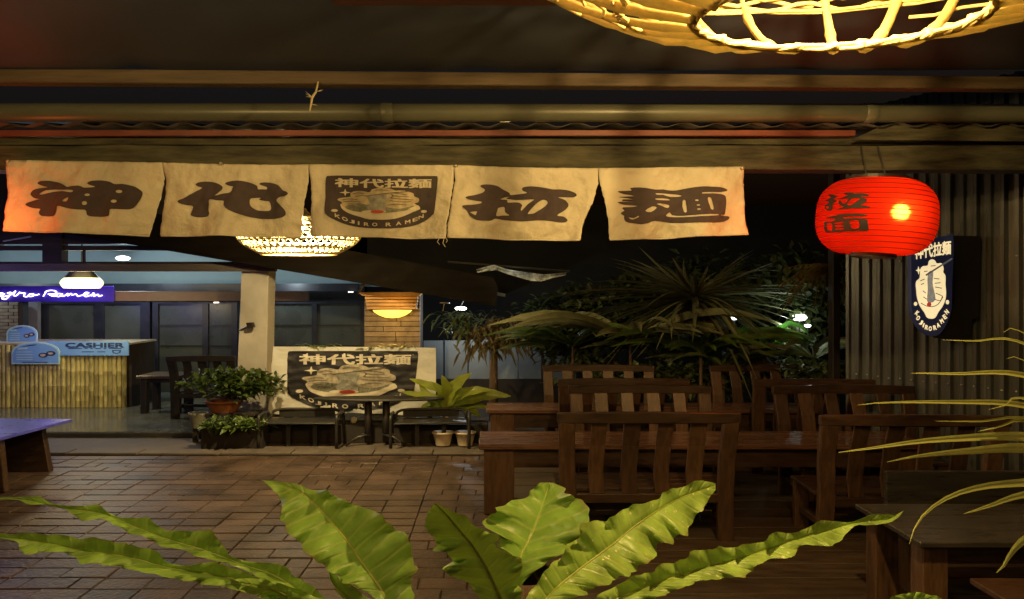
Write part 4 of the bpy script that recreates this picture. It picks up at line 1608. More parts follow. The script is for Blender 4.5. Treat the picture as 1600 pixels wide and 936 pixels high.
# pale brick wall piece at far left
bw = MB().box(px_x(-120, 13.0), px_x(29, 13.0), 13.02, 13.12, 0.08, pz(473, 13)).build('side_wall', M_mortar, rb)
bme = {}
for r_ in range(30):
    z = 0.1 + r_ * 0.07
    xx = px_x(-118, 13.0) + (0.11 if r_ % 2 else 0)
    while xx < px_x(27, 13.0) - 0.05:
        w = min(0.42, px_x(28, 13.0) - xx)
        key = round(w, 2)
        if z > 1.1 and z < 1.95:
            if key not in bme:
                bme[key] = MB().box(0, key - 0.012, 0, 0.05, 0, 0.06).mesh('brick')
                bme[key].materials.append(M_stone)
            o = link('brick', bme[key], None, bw)
            o.location = Vector((xx, 12.99 + rnd.uniform(-.004, .004), z)) - rb.location
        xx += 0.43
# neon sign
ns = thing('neon_sign', 'white script neon sign on a glowing blue panel above the cashier', 'sign', P(60, 460, 12.44))
MB().box(px_x(-70, 12.42), px_x(178, 12.42), 12.41, 12.44, pz(471.5, 12.42), pz(447, 12.42)).build('back_panel', M_neonboard, ns, bevel=0.01)
nstk = [[(-160, 120), (-185, 195)], [(-60, 115), (-165, 160), (-70, 190)],
        [(-20, 165), (10, 150), (45, 158), (38, 180), (5, 190), (-15, 178), (20, 158), (60, 165)],
        [(96, 152), (140, 142), (128, 180), (80, 228), (32, 228), (28, 206), (90, 188), (150, 168), (205, 122)],
        [(205, 122), (178, 178), (212, 186), (250, 152)], [(252, 140), (290, 152), (328, 152), (312, 188), (350, 200), (380, 180)],
        [(440, 162), (395, 164), (372, 186), (405, 196), (442, 184), (440, 162)], [(440, 172), (480, 176), (515, 165)],
        [(612, 122), (568, 196)], [(590, 142), (640, 118), (705, 118), (745, 136), (715, 160), (632, 166)], [(640, 166), (690, 190), (735, 186)],
        [(805, 160), (765, 158), (738, 182), (775, 197), (822, 160), (812, 190), (850, 186)],
        [(850, 186), (895, 156), (890, 188), (935, 156), (948, 176), (1000, 164), (1022, 192), (1060, 184)],
        [(1060, 184), (1135, 168), (1165, 150), (1130, 142), (1100, 170), (1130, 197), (1195, 178)],
        [(1200, 190), (1225, 152), (1240, 162), (1230, 194), (1290, 168), (1300, 194), (1345, 180)]]
for s in nstk:
    pts = smooth_path([(*p, 0) for p in s], 4) if len(s) > 2 else [Vector((*p, 0)) for p in s]
    MB().tube([P(q.x / 8.42, 440 + q.y / 8.42, 12.385) for q in pts], 0.0095, 6).build('script_tube', M_neon, ns, smooth=True)
# pendant lamp
pl = thing('pendant_lamp', 'bell shaped pendant lamp with glowing lower half above the cashier counter', 'lamp', P(128, 420, 11.3))
c = P(128, 450, 11.3)
b = MB()
b.lathe([(0.30, -0.005), (0.345, 0.05), (0.36, 0.09), (0.335, 0.14), (0.29, 0.18)], c, 26, 1.0, 0.7, capb=True)
b.build('glowing_shade', M_pendglow, pl, smooth=True)
b = MB()
b.lathe([(0.288, 0.182), (0.24, 0.24), (0.19, 0.30), (0.15, 0.34), (0.05, 0.345)], c, 26, 1.0, 0.7)
b.build('upper_shade', M_shade, pl, smooth=True)
MB().tube([c + Vector((0, 0, 0.34)), c + Vector((0, 0, 1.2))], 0.012, 6).build('cord', M_black, pl)
# ceiling lamp seen through the clerestory
cl_ = MB()
cl_.lathe([(0.0, -0.05), (0.10, -0.035), (0.14, 0), (0.10, 0.035), (0.0, 0.05)], P(192, 403.5, 13.4), 16)
tag(cl_.build('ceiling_lamp', M_white, smooth=True), 'small white ceiling lamp seen through the clerestory opening', 'lamp')
o = MB().tube([P(5, 376.5, 9.7), P(48, 369.5, 9.7)], 0.012, 6).build('metal_rod', M_bolt)
tag(o, 'thin bright slanting rod under the left end of the curtain', 'rod')
# tiny light and arm on the column
sl = thing('column_spotlight', 'small black spotlight on an arm fixed to the cream column', 'lamp', P(393, 508, 10.4))
MB().tube([P(374, 516, 10.5), P(389, 509, 10.36)], 0.012, 6).build('arm', M_metal, sl)
b = MB().prism([(P(x, y, 10.36).x, P(x, y, 10.36).z) for x, y in ((387, 504), (397, 503.5), (399, 511), (389, 512))], 10.28, 10.37)
b.build('head', M_black, sl, bevel=0.006)
# bamboo counter
YC = 11.65
ct = thing('bamboo_counter', 'cashier counter faced with upright bamboo poles', 'counter', (px_x(60, YC), YC, 0.08))
x0, x1 = px_x(-90, YC), px_x(199, YC)
zt = pz(537, YC)
MB().box(x0, x1 + 0.05, YC + 0.05, YC + 0.85, 0.086, zt - 0.02).build('body', M_darkfascia, ct)
MB().box(x0 - 0.02, x1 + 0.07, YC - 0.05, YC + 0.88, zt - 0.018, zt + 0.02).build('worktop', mat('pale_worktop', (0.5, 0.47, 0.36), .4), ct, bevel=0.006)
pm = []
for v in range(4):
    b = MB()
    r_ = 0.040 + 0.003 * v
    pr = [(r_, 0.0)]
    z = 0.12 + 0.09 * v
    while z < zt - 0.14:
        pr += [(r_, z - 0.012), (r_ * 1.10, z), (r_, z + 0.012)]
        z += 0.27 + 0.04 * ((v * 3) % 4)
    pr += [(r_, zt - 0.105)]
    b.lathe(pr, (0, 0, 0), 8, capt=True)
    me = b.mesh('bamboo_pole')
    me.materials.append(M_bamboo)
    me.shade_smooth()
    pm.append(me)
x = x0 + 0.04
while x < x1:
    o = link('bamboo_pole', pm[rnd.randrange(4)], None, ct)
    o.location = Vector((x, YC - 0.005 + rnd.uniform(-.01, .01), 0.09)) - ct.location
    o.rotation_euler = (0, R(rnd.uniform(-.5, .5)), rnd.uniform(0, 6))
    x += 0.083 + rnd.uniform(-.003, .004)
# cashier strip sign
cs = thing('cashier_sign', 'long light blue strip sign reading CASHIER on the bamboo counter', 'sign', P(138, 544, YC - 0.08))
Ys = YC - 0.09
MB().box(px_x(72, Ys), px_x(201, Ys), Ys, Ys + 0.02, pz(555.5, Ys), pz(533.5, Ys)).build('strip_board', M_blueboard, cs)
fm = lambda x, y: P(x, y, Ys - 0.004)
print_obj('lettering', text_mesh('CASHIER', (102, 535.6, 194, 543.2), 0.05), fm, M_navyprint, cs, cs.location)
ms = [flat_mesh([[(104, 543.6 + 0.2), (194, 543.8), (194, 545), (104, 545)]])] if False else []
x = 106
for w in (22, 5, 4, 9, 4, 20):
    ms.append(flat_mesh([[(x, 543.9), (x + w, 543.9), (x + w, 545.0), (x, 545.0)]]))
    x += w + 4
ms.append(flat_mesh([[(128, 549.2), (147, 549.2), (147, 550.2), (128, 550.2)]]))
ms.append(flat_mesh([[(152, 549.2), (164, 549.2), (164, 550.2), (152, 550.2)]]))
ms.append(flat_mesh([[(175, 547), (189, 547), (188, 551), (182, 553), (176, 551)], [(177, 548), (187, 548), (186, 550.6), (182, 552), (178, 550.6)]]))
print_obj('small_print', join_meshes(ms), fm, M_navyprint, cs, cs.location)


def arch_board(name, label, px0, px1, py0, py1, Y, lean=0.0, dim=False):
    t = thing(name, label, 'sign', P((px0 + px1) / 2, py1, Y))
    def outline(ins):
        a = [(px0 + ins, py1 - ins), (px0 + ins, (py0 * 0.55 + py1 * 0.45))]
        for k in range(9):
            th = math.pi - k * math.pi / 8
            a.append(((px0 + px1) / 2 + math.cos(th) * ((px1 - px0) / 2 - ins), py0 + ins + (1 - math.sin(th)) * (py1 - py0) * 0.45))
        a += [(px1 - ins, py1 - ins)]
        return a
    mp_ = lambda x, y, off=0: P(x, y, Y + lean * (py1 - y) / (py1 - py0) - off)
    b = MB()
    o_ = outline(0)
    fr = b.ring([mp_(x, y) for x, y in o_])
    bk = b.ring([mp_(x, y) + Vector((0, 0.02, 0)) for x, y in o_])
    b.bridge(fr, bk)
    b.f += [tuple(fr), tuple(reversed(bk))]
    b.build('board', M_blueborder, t)
    print_obj('printed_panel', flat_mesh([outline(2.2)]), lambda x, y: mp_(x, y, 0.004), M_blueboard, t, t.location)
    cx = (px0 + px1) / 2
    w = px1 - px0
    h = py1 - py0
    rel = lambda a: [(px0 + x * w, py0 + y * h) for x, y in a]
    ms = [flat_mesh([ell(px0 + .66 * w, py0 + .60 * h, .10 * w, .11 * h)]), flat_mesh([ell(px0 + .82 * w, py0 + .52 * h, .10 * w, .11 * h)])]
    for y in (.90,):
        ms.append(flat_mesh([rel([(.22, y), (.75, y), (.75, y + .03), (.22, y + .03)])]))
    ms.append(flat_mesh([rel([(.18, .24), (.38, .14), (.52, .12), (.52, .15), (.38, .19)])]))
    print_obj('printed_dark_marks', join_meshes(ms), lambda x, y: mp_(x, y, 0.008), M_navyprint, t, t.location)
    ms = [flat_mesh([ell(px0 + .65 * w, py0 + .60 * h, .06 * w, .06 * h)]), flat_mesh([ell(px0 + .81 * w, py0 + .52 * h, .055 * w, .05 * h)])]
    print_obj('printed_dishes', join_meshes(ms), lambda x, y: mp_(x, y, 0.012), mat('dish_print', (0.6, 0.5, 0.45), .6, 40, .5), t, t.location)
    ms = []
    for y in (.44, .56, .68, .78):
        ms.append(flat_mesh([rel([(.10, y), (.44, y), (.44, y + .035), (.10, y + .035)])]))
    ms.append(flat_mesh([rel([(.13, .27), (.33, .25), (.33, .33), (.13, .35)])]))
    print_obj('printed_text_lines', join_meshes(ms), lambda x, y: mp_(x, y, 0.008), M_blueborder, t, t.location)
    return t


arch_board('menu_board', 'arched light blue menu board with two dishes on the counter front', 18, 93, 534, 569, YC - 0.13)
arch_board('menu_stand', 'smaller arched menu stand leaning on the counter top behind the blue board', 10, 58, 508, 536, YC + 0.30, 0.12)

# dark dining set inside
chd = make_chair('dark wooden chair beside the potted bush under the window', None, (px_x(318, 10.6), 10.6, 0.084), R(0), M_black, M_black, W=1.12, nsl=3, ht=1.05, name='dark_chair')
dt = make_table('dark_table', 'dark square table with a pale edge between counter and potted bush', px_x(222, 11.2), px_x(290, 11.2), 11.0, 11.6, pz(585, 11.2), mt=mat('dark_tabletop', (0.10, 0.075, 0.055), 0.3), legw=0.10, apz=0.62, npl=2)
for ch_ in dt.children:
    if ch_.name.startswith(('leg', 'apron', 'end')):
        ch_.data.materials.clear()
        ch_.data.materials.append(M_black)
cb = MB().box(px_x(420, 10.7), px_x(438, 10.7), 10.7, 10.9, 0.08, pz(567, 10.7)).build('grey_cabinet', M_potcream, bevel=0.01)
tag(cb, 'small pale box cabinet between the cream column and the banner', 'cabinet')


# ================================================================== PLANTS
def bush(name, label, cat, c, rx, ry, rz, n, ls, m, pot=None, group=None, up=0.5, stem=True):
    """bushy plant: leaves spread in an uneven ellipsoid"""
    t = thing(name, label, cat, (c[0], c[1], 0.0), 0, group)
    b = MB()
    c = Vector(c)
    nb = max(6, n // 45)
    cl = []
    for i in range(nb):
        while True:
            p = Vector((rnd.uniform(-1, 1), rnd.uniform(-1, 1), rnd.uniform(-1, 1)))
            if p.length < 1:
                break
        cl.append(Vector((p.x * rx, p.y * ry, p.z * rz)))
    for i in range(n):
        q = cl[rnd.randrange(nb)]
        p = c + q + Vector((rnd.gauss(0, rx * .22), rnd.gauss(0, ry * .22), rnd.gauss(0, rz * .22)))
        d = Vector((rnd.gauss(0, 1.2), rnd.gauss(0, 1), rnd.gauss(up, 0.7)))
        d += (p - c) * 0.8
        l = ls * rnd.uniform(0.6, 1.3)
        b.leaf(p, d, Vector((rnd.gauss(0, .3), rnd.gauss(0, .3), 1)), l, l * 0.28, 0.25, 0.2, 2)
    b.build('foliage', m, t)['kind'] = 'stuff'
    if stem:
        s = MB()
        for i in range(7):
            q = c + cl[i % nb] * 0.7
            s.tube([Vector((c.x + rnd.uniform(-.1, .1), c.y, c.z - rz * 1.3)), c.lerp(q, 0.4) - Vector((0, 0, rz * .4)), q], [0.014, 0.010, 0.004], 5)
        s.build('stems', M_trunk, t)
    return t


c = P(362, 601, 9.5)
t = bush('potted_bush', 'full leafy bush in a round terracotta pot beside the cream column', 'potted plant', (c.x, c.y, c.z), 0.60, 0.35, 0.17, 1500, 0.12, M_bush)
b = MB()
pc = P(350, 643, 9.4)
b.lathe([(0.18, 0.0), (0.235, 0.09), (0.26, 0.14), (0.275, 0.14), (0.275, 0.165), (0.245, 0.165), (0.22, 0.10), (0.0, 0.10)], pc, 20, 1, 0.7)
b.build('pot', M_potorange, t, smooth=True)
sd_ = thing('plant_stand', 'dark box stand under the terracotta pot', 'stand', (pc.x, 9.45, 0))
MB().box(pc.x - 0.42, pc.x + 0.5, 9.25, 9.58, pc.z - 0.045, pc.z - 0.002).build('top', M_darkbox, sd_, bevel=0.006)
for xx in (pc.x - 0.4, pc.x + 0.4):
    for yy in (9.27, 9.50):
        MB().box(xx, xx + 0.06, yy, yy + 0.06, 0.006, pc.z - 0.046).build('leg', M_darkbox, sd_)
c = P(362, 661, 9.0)
t = bush('low_planter', 'low leafy plant in a dark box in front of the terracotta pot', 'potted plant', (c.x, c.y, c.z), 0.46, 0.22, 0.06, 750, 0.105, M_bush)
MB().box(px_x(318, 8.95), px_x(412, 8.95), 8.86, 9.16, 0.007, pz(668, 8.95)).build('box', M_darkbox, t, bevel=0.01)
pp_ = thing('pale_pot', 'pale empty pot standing left of the low planter', 'pot', P(312, 668, 9.3))
b = MB()
b.lathe([(0.09, 0.0), (0.13, 0.18), (0.15, 0.22), (0.13, 0.22), (0.10, 0.1), (0, 0.1)], P(310, 668, 9.3) * 1.0, 16, 1, 0.7)
b.build('body', mat('dim_pot', (0.2, 0.2, 0.15), .6), pp_, smooth=True)

# banner board
YB = 9.85
bn = thing('banner_board', 'cream banner stretched on a board with a navy ramen bowl emblem', 'banner', P(550, 648, YB))


def BM(px, py, off=0.0):
    y = YB + 0.026 * math.sin(px / 9.0 + py / 5.0) * max(0, (py - 600) / 48.0) + 0.022 * noise.noise(Vector((px / 15, py / 9, 2)))
    return P(px, py, YB) + Vector((0, y - YB - off, 0))


rows = []
for j in range(15):
    v = j / 14
    r = []
    for k in range(41):
        u = k / 40
        xl = 427 - 8 * v
        xr = 681 + 0.5 * v
        yt = 541.5 + 2 * u * u
        yb = 647 + 1.5 * math.sin(u * 9) - (2 if u > .8 else 0)
        r.append(BM(xl + (xr - xl) * u, yt + (yb - yt) * v))
    rows.append(r)
b = MB()
b.grid(rows)
bo = b.build('banner_cloth', M_banner, bn, smooth=True)
MB().prism([(P(x, y, YB).x, P(x, y, YB).z) for x, y in ((428, 543), (680, 545), (680, 645), (421, 645))], YB + 0.065, YB + 0.095).build('backing_board', M_black, bn)
for xx in (430, 668):
    MB().box(px_x(xx, YB + .1), px_x(xx + 7, YB + .1), YB + 0.098, YB + 0.15, 0.085, 1.2).build('leg', M_black, bn)
logo(lambda u, v, off: BM(449.5 + u * 204, 548.5 + v * 93, 0.004 + off), bo, bn.location, M_boardnavy, M_creamprint, M_noodle, 0.005, 0.03)
b = MB()
for (x0_, y0_, x1_, y1_) in ((482, 541, 530, 539), (580, 541, 640, 537), (560, 546, 590, 540), (470, 539, 500, 541), (600, 539, 660, 544)):
    for k in range(14):
        t_ = rnd.random()
        q = P(x0_ + (x1_ - x0_) * t_, y0_ + (y1_ - y0_) * t_ - 0.5, YB + rnd.uniform(-.03, .03))
        b.leaf(q, Vector((rnd.choice((-1, 1)), rnd.uniform(-.5, .2), rnd.uniform(-.5, .7))), Vector((0, 0, 1)), rnd.uniform(.06, .14), .02, .2, .5, 2)
tag(b.build('creeper', M_broad), 'thin leafy creeper trailing along the top edge of the banner', 'plant')

# long dark planter behind the metal chairs and unidentified pale lumps on it
lp_ = thing('long_planter', 'long dark planter box running below the banner', 'planter', (px_x(585, 9.35), 9.3, 0))
MB().box(px_x(415, 9.3), px_x(762, 9.3), 9.22, 9.27, 0.008, pz(662, 9.3)).build('front_board', M_darkbox, lp_, bevel=0.008)
MB().box(px_x(415, 9.3), px_x(762, 9.3), 9.53, 9.57, 0.008, pz(662, 9.3)).build('back_board', M_darkbox, lp_, bevel=0.008)
MB().box(px_x(416, 9.3), px_x(761, 9.3), 9.275, 9.525, 0.02, pz(664, 9.3)).build('soil', M_ground, lp_)
GS = 'pale lumps on the long planter'
for i, (px, py, rx_, lab) in enumerate(((432, 655, .17, 'left end pale rounded lump on the long planter behind the left metal chair'),
                                       (462, 655, .09, 'small pale lump next to the larger one at the left of the long planter'),
                                       (641, 655, .19, 'flat pale lump on the long planter behind the right metal chair'),
                                       (553, 660, .05, 'tiny pale lump in the middle of the long planter'))):
    b = MB()
    b.lathe([(0, -.5), (.7, -.4), (1, 0), (.8, .45), (.3, .7), (0, .75)], (0, 0, 0), 10)
    q = P(px, py, 9.4)
    q.z = pz(664, 9.3) + 0.04
    for v in b.v:
        v.x, v.y, v.z = v.x * rx_, v.y * 0.09, v.z * 0.075 + 0.02 * noise.noise(v * 2)
        v += q
    o = b.build('pale_lump', mat('pale_lump', (0.6, 0.52, 0.38), .5, 5, .3), None, org=(0, 0, 0), smooth=True)
    tag(o, lab, 'stone', GS)

# round black table
rt = thing('round_table', 'round black metal table in front of the banner', 'table', (px_x(592, 9.15), 9.15, 0))
tz = pz(622, 9.15)
b = MB()
b.lathe([(0, -0.02), (0.93, -0.02), (0.94, -0.01), (0.94, 0.0), (0.92, 0.006), (0, 0.006)], (px_x(592, 9.15), 9.15, tz), 40, 1, 0.2)
b.build('tabletop', mat('black_tabletop', (0.016, 0.015, 0.014), 0.5), rt)
for px in (575.5, 603.5):
    MB().tube([P(px, 626, 9.15), P(px, 690, 9.15)], 0.055, 8).build('post', M_black, rt, smooth=True)
for (dx, dy) in ((-0.42, -0.12), (0.42, -0.12), (-0.42, 0.14), (0.42, 0.14)):
    q = Vector((px_x(589, 9.15), 9.15, 0.10))
    MB().tube([q + Vector((dx * .2, dy * .2, 0.06)), q + Vector((dx * .6, dy * .6, 0.03)), q + Vector((dx, dy, -0.075))], 0.02, 6).build('foot', M_metal, rt, smooth=True)


def metal_chair(label, px, Y, flip, wid=1.10, rz=0.0):
    t = thing('metal_chair', label, 'chair', (0, 0, 0), 0, 'low metal chairs around the round table')
    hw = wid / 2
    MB().box(-hw + 0.03, hw - 0.03, 0.02, 0.40, 0.345, 0.365).build('seat', M_metal, t, bevel=0.006)
    for sx in (-1, 1):
        x = sx * hw
        MB().tube(smooth_path([(x, 0, 0), (x, 0.0, 0.40), (x, 0.04, 0.46), (x, 0.30, 0.46), (x, 0.40, 0.40), (x, 0.42, 0.0)], 3), 0.024, 7).build('arm_frame', M_metal, t, smooth=True)
    MB().tube(smooth_path([(-hw + 0.02, 0.40, 0.36), (-hw * .8, 0.43, 0.47), (0, 0.45, 0.48), (hw * .8, 0.43, 0.47), (hw - 0.02, 0.40, 0.36)], 4), 0.02, 7).build('back_frame', M_metal, t, smooth=True)
    MB().box(-hw * .75, hw * .75, 0.445, 0.455, 0.37, 0.462).build('back_panel', M_metal, t)
    for x in (-hw * 0.35, hw * 0.35):
        MB().box(x - 0.03, x + 0.03, 0.18, 0.24, 0.012, 0.343).build('leg', M_metal, t)
    t.location = (px_x(px, Y), Y, 0.006)
    t.rotation_euler = (0, 0, rz)
    return t


mc = metal_chair('low metal chair at the left of the round table under the banner', 465, 8.86, 0, 1.08)
dup(mc, (px_x(672, 8.86), 8.86, 0.006), R(4), 'low metal chair at the right of the round table near the dining table')

# broad leaf plant
bl_ = thing('broadleaf_plant', 'yellow green broad leaved plant in a cream pot left of the back dining table', 'potted plant', P(692, 688, 9.3) * 1.0)
base = P(697, 640, 9.35)


def big_leaf(parent, pts, w, m, n=10, fold=0.3, name='leaf', rib=False, ruff=0.0):
    pts = resample(smooth_path(pts, 4), n + 1)
    rows = []
    for i, p in enumerate(pts):
        t = i / n
        d = (pts[min(i + 1, n)] - pts[max(i - 1, 0)]).normalized()
        s = d.cross(Vector((0, -0.75, 0.66)))
        if s.length < 0.01:
            s = Vector((1, 0, 0))
        s.normalize()
        nn = s.cross(d)
        wd = w * (math.sin(math.pi * (0.06 + 0.93 * t)) ** 0.75)
        r = []
        for k in (-1, -0.5, 0, 0.5, 1):
            r.append(p + s * (wd * k) + nn * (fold * wd * abs(k) + ruff * wd * math.sin(t * 22 + k * 2) * abs(k)))
        rows.append(r)
    b = MB()
    b.grid(rows)
    return b.build(name, m, parent, smooth=True)


for pts, w in ([[(697, 640), (702, 615), (718, 598), (737, 583)], .075], [[(697, 640), (690, 612), (668, 602), (640, 592)], .05], [[(697, 635), (680, 622), (650, 617), (627, 612)], .045],
               [[(697, 635), (720, 627), (760, 618), (798, 619)], .075], [[(697, 640), (700, 620), (697, 605), (690, 586)], .06], [[(697, 640), (680, 630), (665, 615), (655, 600)], .05],
               [[(697, 640), (712, 622), (735, 612), (768, 609)], .06], [[(697, 645), (686, 636), (672, 634), (655, 641)], .06], [[(697, 645), (712, 635), (735, 640), (752, 652)], .06],
               [[(697, 640), (693, 625), (688, 612), (676, 598)], .055], [[(697, 640), (705, 625), (715, 612), (722, 602)], .06], [[(697, 645), (720, 638), (745, 633), (765, 640)], .05]):
    dep = rnd.uniform(-.18, .18)
    big_leaf(bl_, [P(x, y, 9.35 + dep * k / 3) for k, (x, y) in enumerate(pts)], w * 1.35, M_broad, 12, ruff=.2)
b = MB()
b.tube([P(697, 686, 9.35), P(698, 660, 9.35), base], [0.035, 0.03, 0.022], 8)
b.build('stem', M_potcream, bl_, smooth=True)
b = MB()
b.lathe([(0.10, 0.0), (0.14, 0.16), (0.155, 0.165), (0.155, 0.19), (0.13, 0.19), (0.0, 0.15)], P(692, 697, 9.05) + Vector((0, 0, 0.015)), 18, 1, 0.7)
b.build('pot', M_potcream, bl_, smooth=True)
sp = thing('small_pot', 'small empty cream pot right of the broad leaved plant', 'pot', P(727, 697, 9.05))
b = MB()
b.lathe([(0.10, 0.0), (0.14, 0.16), (0.155, 0.165), (0.155, 0.19), (0.13, 0.19), (0.0, 0.15)], P(727, 697, 9.05) + Vector((0, 0, 0.015)), 18, 1, 0.7)
b.build('body', M_potcream, sp, smooth=True)

# stone pillar with the wall lamp
YP = 10.95
pl_ = thing('stone_pillar', 'coursed stone pillar behind the banner carrying the amber wall lamp', 'pillar', (px_x(613, YP), YP, 0))
MB().box(px_x(571, YP), px_x(655, YP), YP + 0.03, YP + 0.55, 0.08, pz(459, YP)).build('core', M_mortar, pl_)
z = 0.09
cm = {}
r_ = 0
while z < pz(462, YP):
    h = 0.078
    cuts = [px_x(569, YP), px_x(rnd.uniform(590, 640), YP), px_x(656.5, YP)]
    for a, c_ in zip(cuts, cuts[1:]):
        MB().box(a + 0.006, c_ - 0.006, YP + rnd.uniform(-.012, .008), YP + 0.08, z, z + h).build('stone', M_stone, pl_)
    z += h + 0.011
wl = thing('wall_lamp', 'amber glass bowl wall lamp under pine slats on the stone pillar', 'lamp', P(612, 470, YP - 0.15))
YL = YP - 0.20
for k in range(4):
    y0_ = 463.2 + k * 5.2
    w0 = 570 + k * 1.0
    w1 = 652 - k * 0.6
    MB().box(px_x(w0, YL), px_x(w1, YL), YL, YL + 0.17, pz(y0_ + 4.2, YL), pz(y0_, YL)).build('slat', M_pine, wl, bevel=0.004)
MB().prism([(px_x(559, YL), pz(457, YL)), (px_x(661, YL), pz(456, YL)), (px_x(655, YL), pz(462.5, YL)), (px_x(569, YL), pz(462.5, YL))], YL - 0.06, YL + 0.17).build('cap', M_pine, wl)
b = MB()
b.lathe([(0.0, -0.135), (0.12, -0.125), (0.22, -0.09), (0.30, -0.04), (0.335, 0.0)], P(613, 484.5, YL + 0.06), 26, 1, 0.42, capt=True)
b.build('glass_bowl', M_bowlglow, wl, smooth=True)
b = MB()
b.tube([P(560, 458, 10.7), P(566, 446, 10.6), P(573, 443, 10.6)], 0.02, 6)
tag(b.build('pipe_bracket', M_concrete), 'short grey bent pipe above the left end of the pillar lamp', 'pipe')

# pale fence panels and their dark base
YFp = 12.2
fp = thing('panel_fence', 'fence of pale grey blue panels in the dark yard behind the pillar', 'fence', (0, YFp, 0))
for (a, c_, s) in ((662, 694, 0), (695, 731, 1), (732, 765, 0), (776, 809, 0), (810, 846, 1), (848, 900, 0)):
    MB().box(px_x(a, YFp), px_x(c_, YFp), YFp + 0.01 * s, YFp + 0.03 + 0.01 * s, pz(592, YFp), pz(532 + rnd.uniform(-1, 1), YFp)).build('panel', M_fencepanel, fp)
for a in (694.3, 731.3, 846.5):
    MB().box(px_x(a - 1, YFp), px_x(a + 1, YFp), YFp - 0.02, YFp - 0.002, pz(592, YFp), pz(530, YFp)).build('batten', M_frame, fp)
MB().box(px_x(655, YFp), px_x(1000, YFp), YFp - 0.01, YFp + 0.1, 0.0, pz(592.3, YFp)).build('base_wall', M_black, fp)
# small round ceiling rose and bulb lamp
t = thing('yard_lamp', 'small white lamp glowing in the dark yard right of the pillar', 'lamp', P(720, 482, 11.6))
b = MB()
b.lathe([(0.0, -0.035), (0.08, -0.025), (0.11, 0), (0.08, 0.025), (0.0, 0.035)], P(720, 482, 11.6), 14)
b.build('glowing_glass', M_whitecool, t, smooth=True)
MB().tube([P(720, 479, 11.6), P(728, 462, 11.6)], 0.01, 5).build('arm', M_metal, t)
t = thing('hanging_disc', 'small pale disc with a string hanging left of the yard lamp', 'fitting', P(695, 474, 11.0))
b = MB()
b.lathe([(0, 0.012), (0.08, 0.006), (0.09, 0), (0.08, -0.01), (0, -0.012)], P(695, 473, 11.0), 16)
b.build('disc', M_potcream, t, smooth=True)
MB().tube([P(694, 475, 11.0), P(692, 486, 11.0)], 0.006, 4).build('string', M_potcream, t)
# translucent roof sheet catching light
b = MB()
up = [(744, 422), (758, 418), (772, 415), (790, 421), (806, 424), (830, 427), (850, 430), (872, 428), (885, 427)]
lo = [(746, 425), (760, 423), (776, 421), (792, 427), (808, 432), (830, 438), (846, 439), (862, 434), (884, 429)]
b.grid([[P(x, y - 1, 10.0) for x, y in up], [P((x + u) / 2, (y + v) / 2, 10.06) for (x, y), (u, v) in zip(up, lo)], [P(x, y + 1, 10.02) for x, y in lo]])
rod = MB().tube([P(700, 409, 10.07), P(890, 424, 10.07)], 0.018, 6)
tag(rod.build('roof_rod', M_metal), 'dark rod running from the sloping roof end under the plastic sheet', 'rod')
o = b.build('plastic_sheet', mat('clear_plastic', (0.42, 0.46, 0.44), 0.12, 9, .9, 1.0, 6, bdist=0.12))
o.modifiers.new('thick', 'SOLIDIFY').thickness = 0.006
tag(o, 'crumpled pale plastic sheet hanging at the end of the sloping roof', 'plastic sheet')
point_light('yard_light', P(800, 440, 9.75), 1.6, (0.95, 1.0, 0.9), 0.04)  # extra light added to catch the plastic sheet, no lamp hangs here

# drooping dry plant on a thin trunk
dp = thing('drooping_tree', 'small tree with drooping dry brown fronds in front of the pale fence panels', 'tree', P(771, 600, 10.6))
MB().tube([P(771, 660, 10.6), P(771, 590, 10.6), P(772, 545, 10.6), P(768, 500, 10.6)], [0.075, 0.07, 0.06, 0.04], 8).build('trunk', M_trunk, dp, smooth=True)
b = MB()
for i in range(150):
    a = rnd.uniform(0, 2 * math.pi)
    ln_ = rnd.uniform(.15, .42)
    c0 = P(780 + rnd.gauss(0, 20), 512 + rnd.gauss(0, 12), 10.6 + rnd.gauss(0, .12))
    b.leaf(c0, Vector((math.cos(a) * 1.6, math.sin(a) * .8, rnd.uniform(-.3, .9))), Vector((0, 0, 1)), ln_, 0.02, .3, rnd.uniform(.4, 1.1), 4)
for i in range(120):
    c0 = P(770 + rnd.gauss(0, 24), 525 + rnd.gauss(0, 14), 10.5 + rnd.gauss(0, .1))
    b.leaf(c0, Vector((rnd.gauss(0, 1), rnd.gauss(0, .6), -1.2)), Vector((0, -1, .2)), rnd.uniform(.1, .3), 0.022, .3, .3, 3)
b.build('dry_fronds', M_dryfrond, dp)['kind'] = 'stuff'
b = MB()
for i in range(160):
    a = rnd.uniform(0, 2 * math.pi)
    c0 = P(720 + rnd.gauss(0, 17), 503 + rnd.gauss(0, 9), 10.6 + rnd.gauss(0, .12))
    b.leaf(c0, Vector((math.cos(a) * 1.3, math.sin(a) * .8, rnd.uniform(-.5, .6))), Vector((0, 0, 1)), rnd.uniform(.12, .28), 0.024, .3, rnd.uniform(.3, .9), 3)
b.build('green_fronds', M_bushdark, dp)['kind'] = 'stuff'

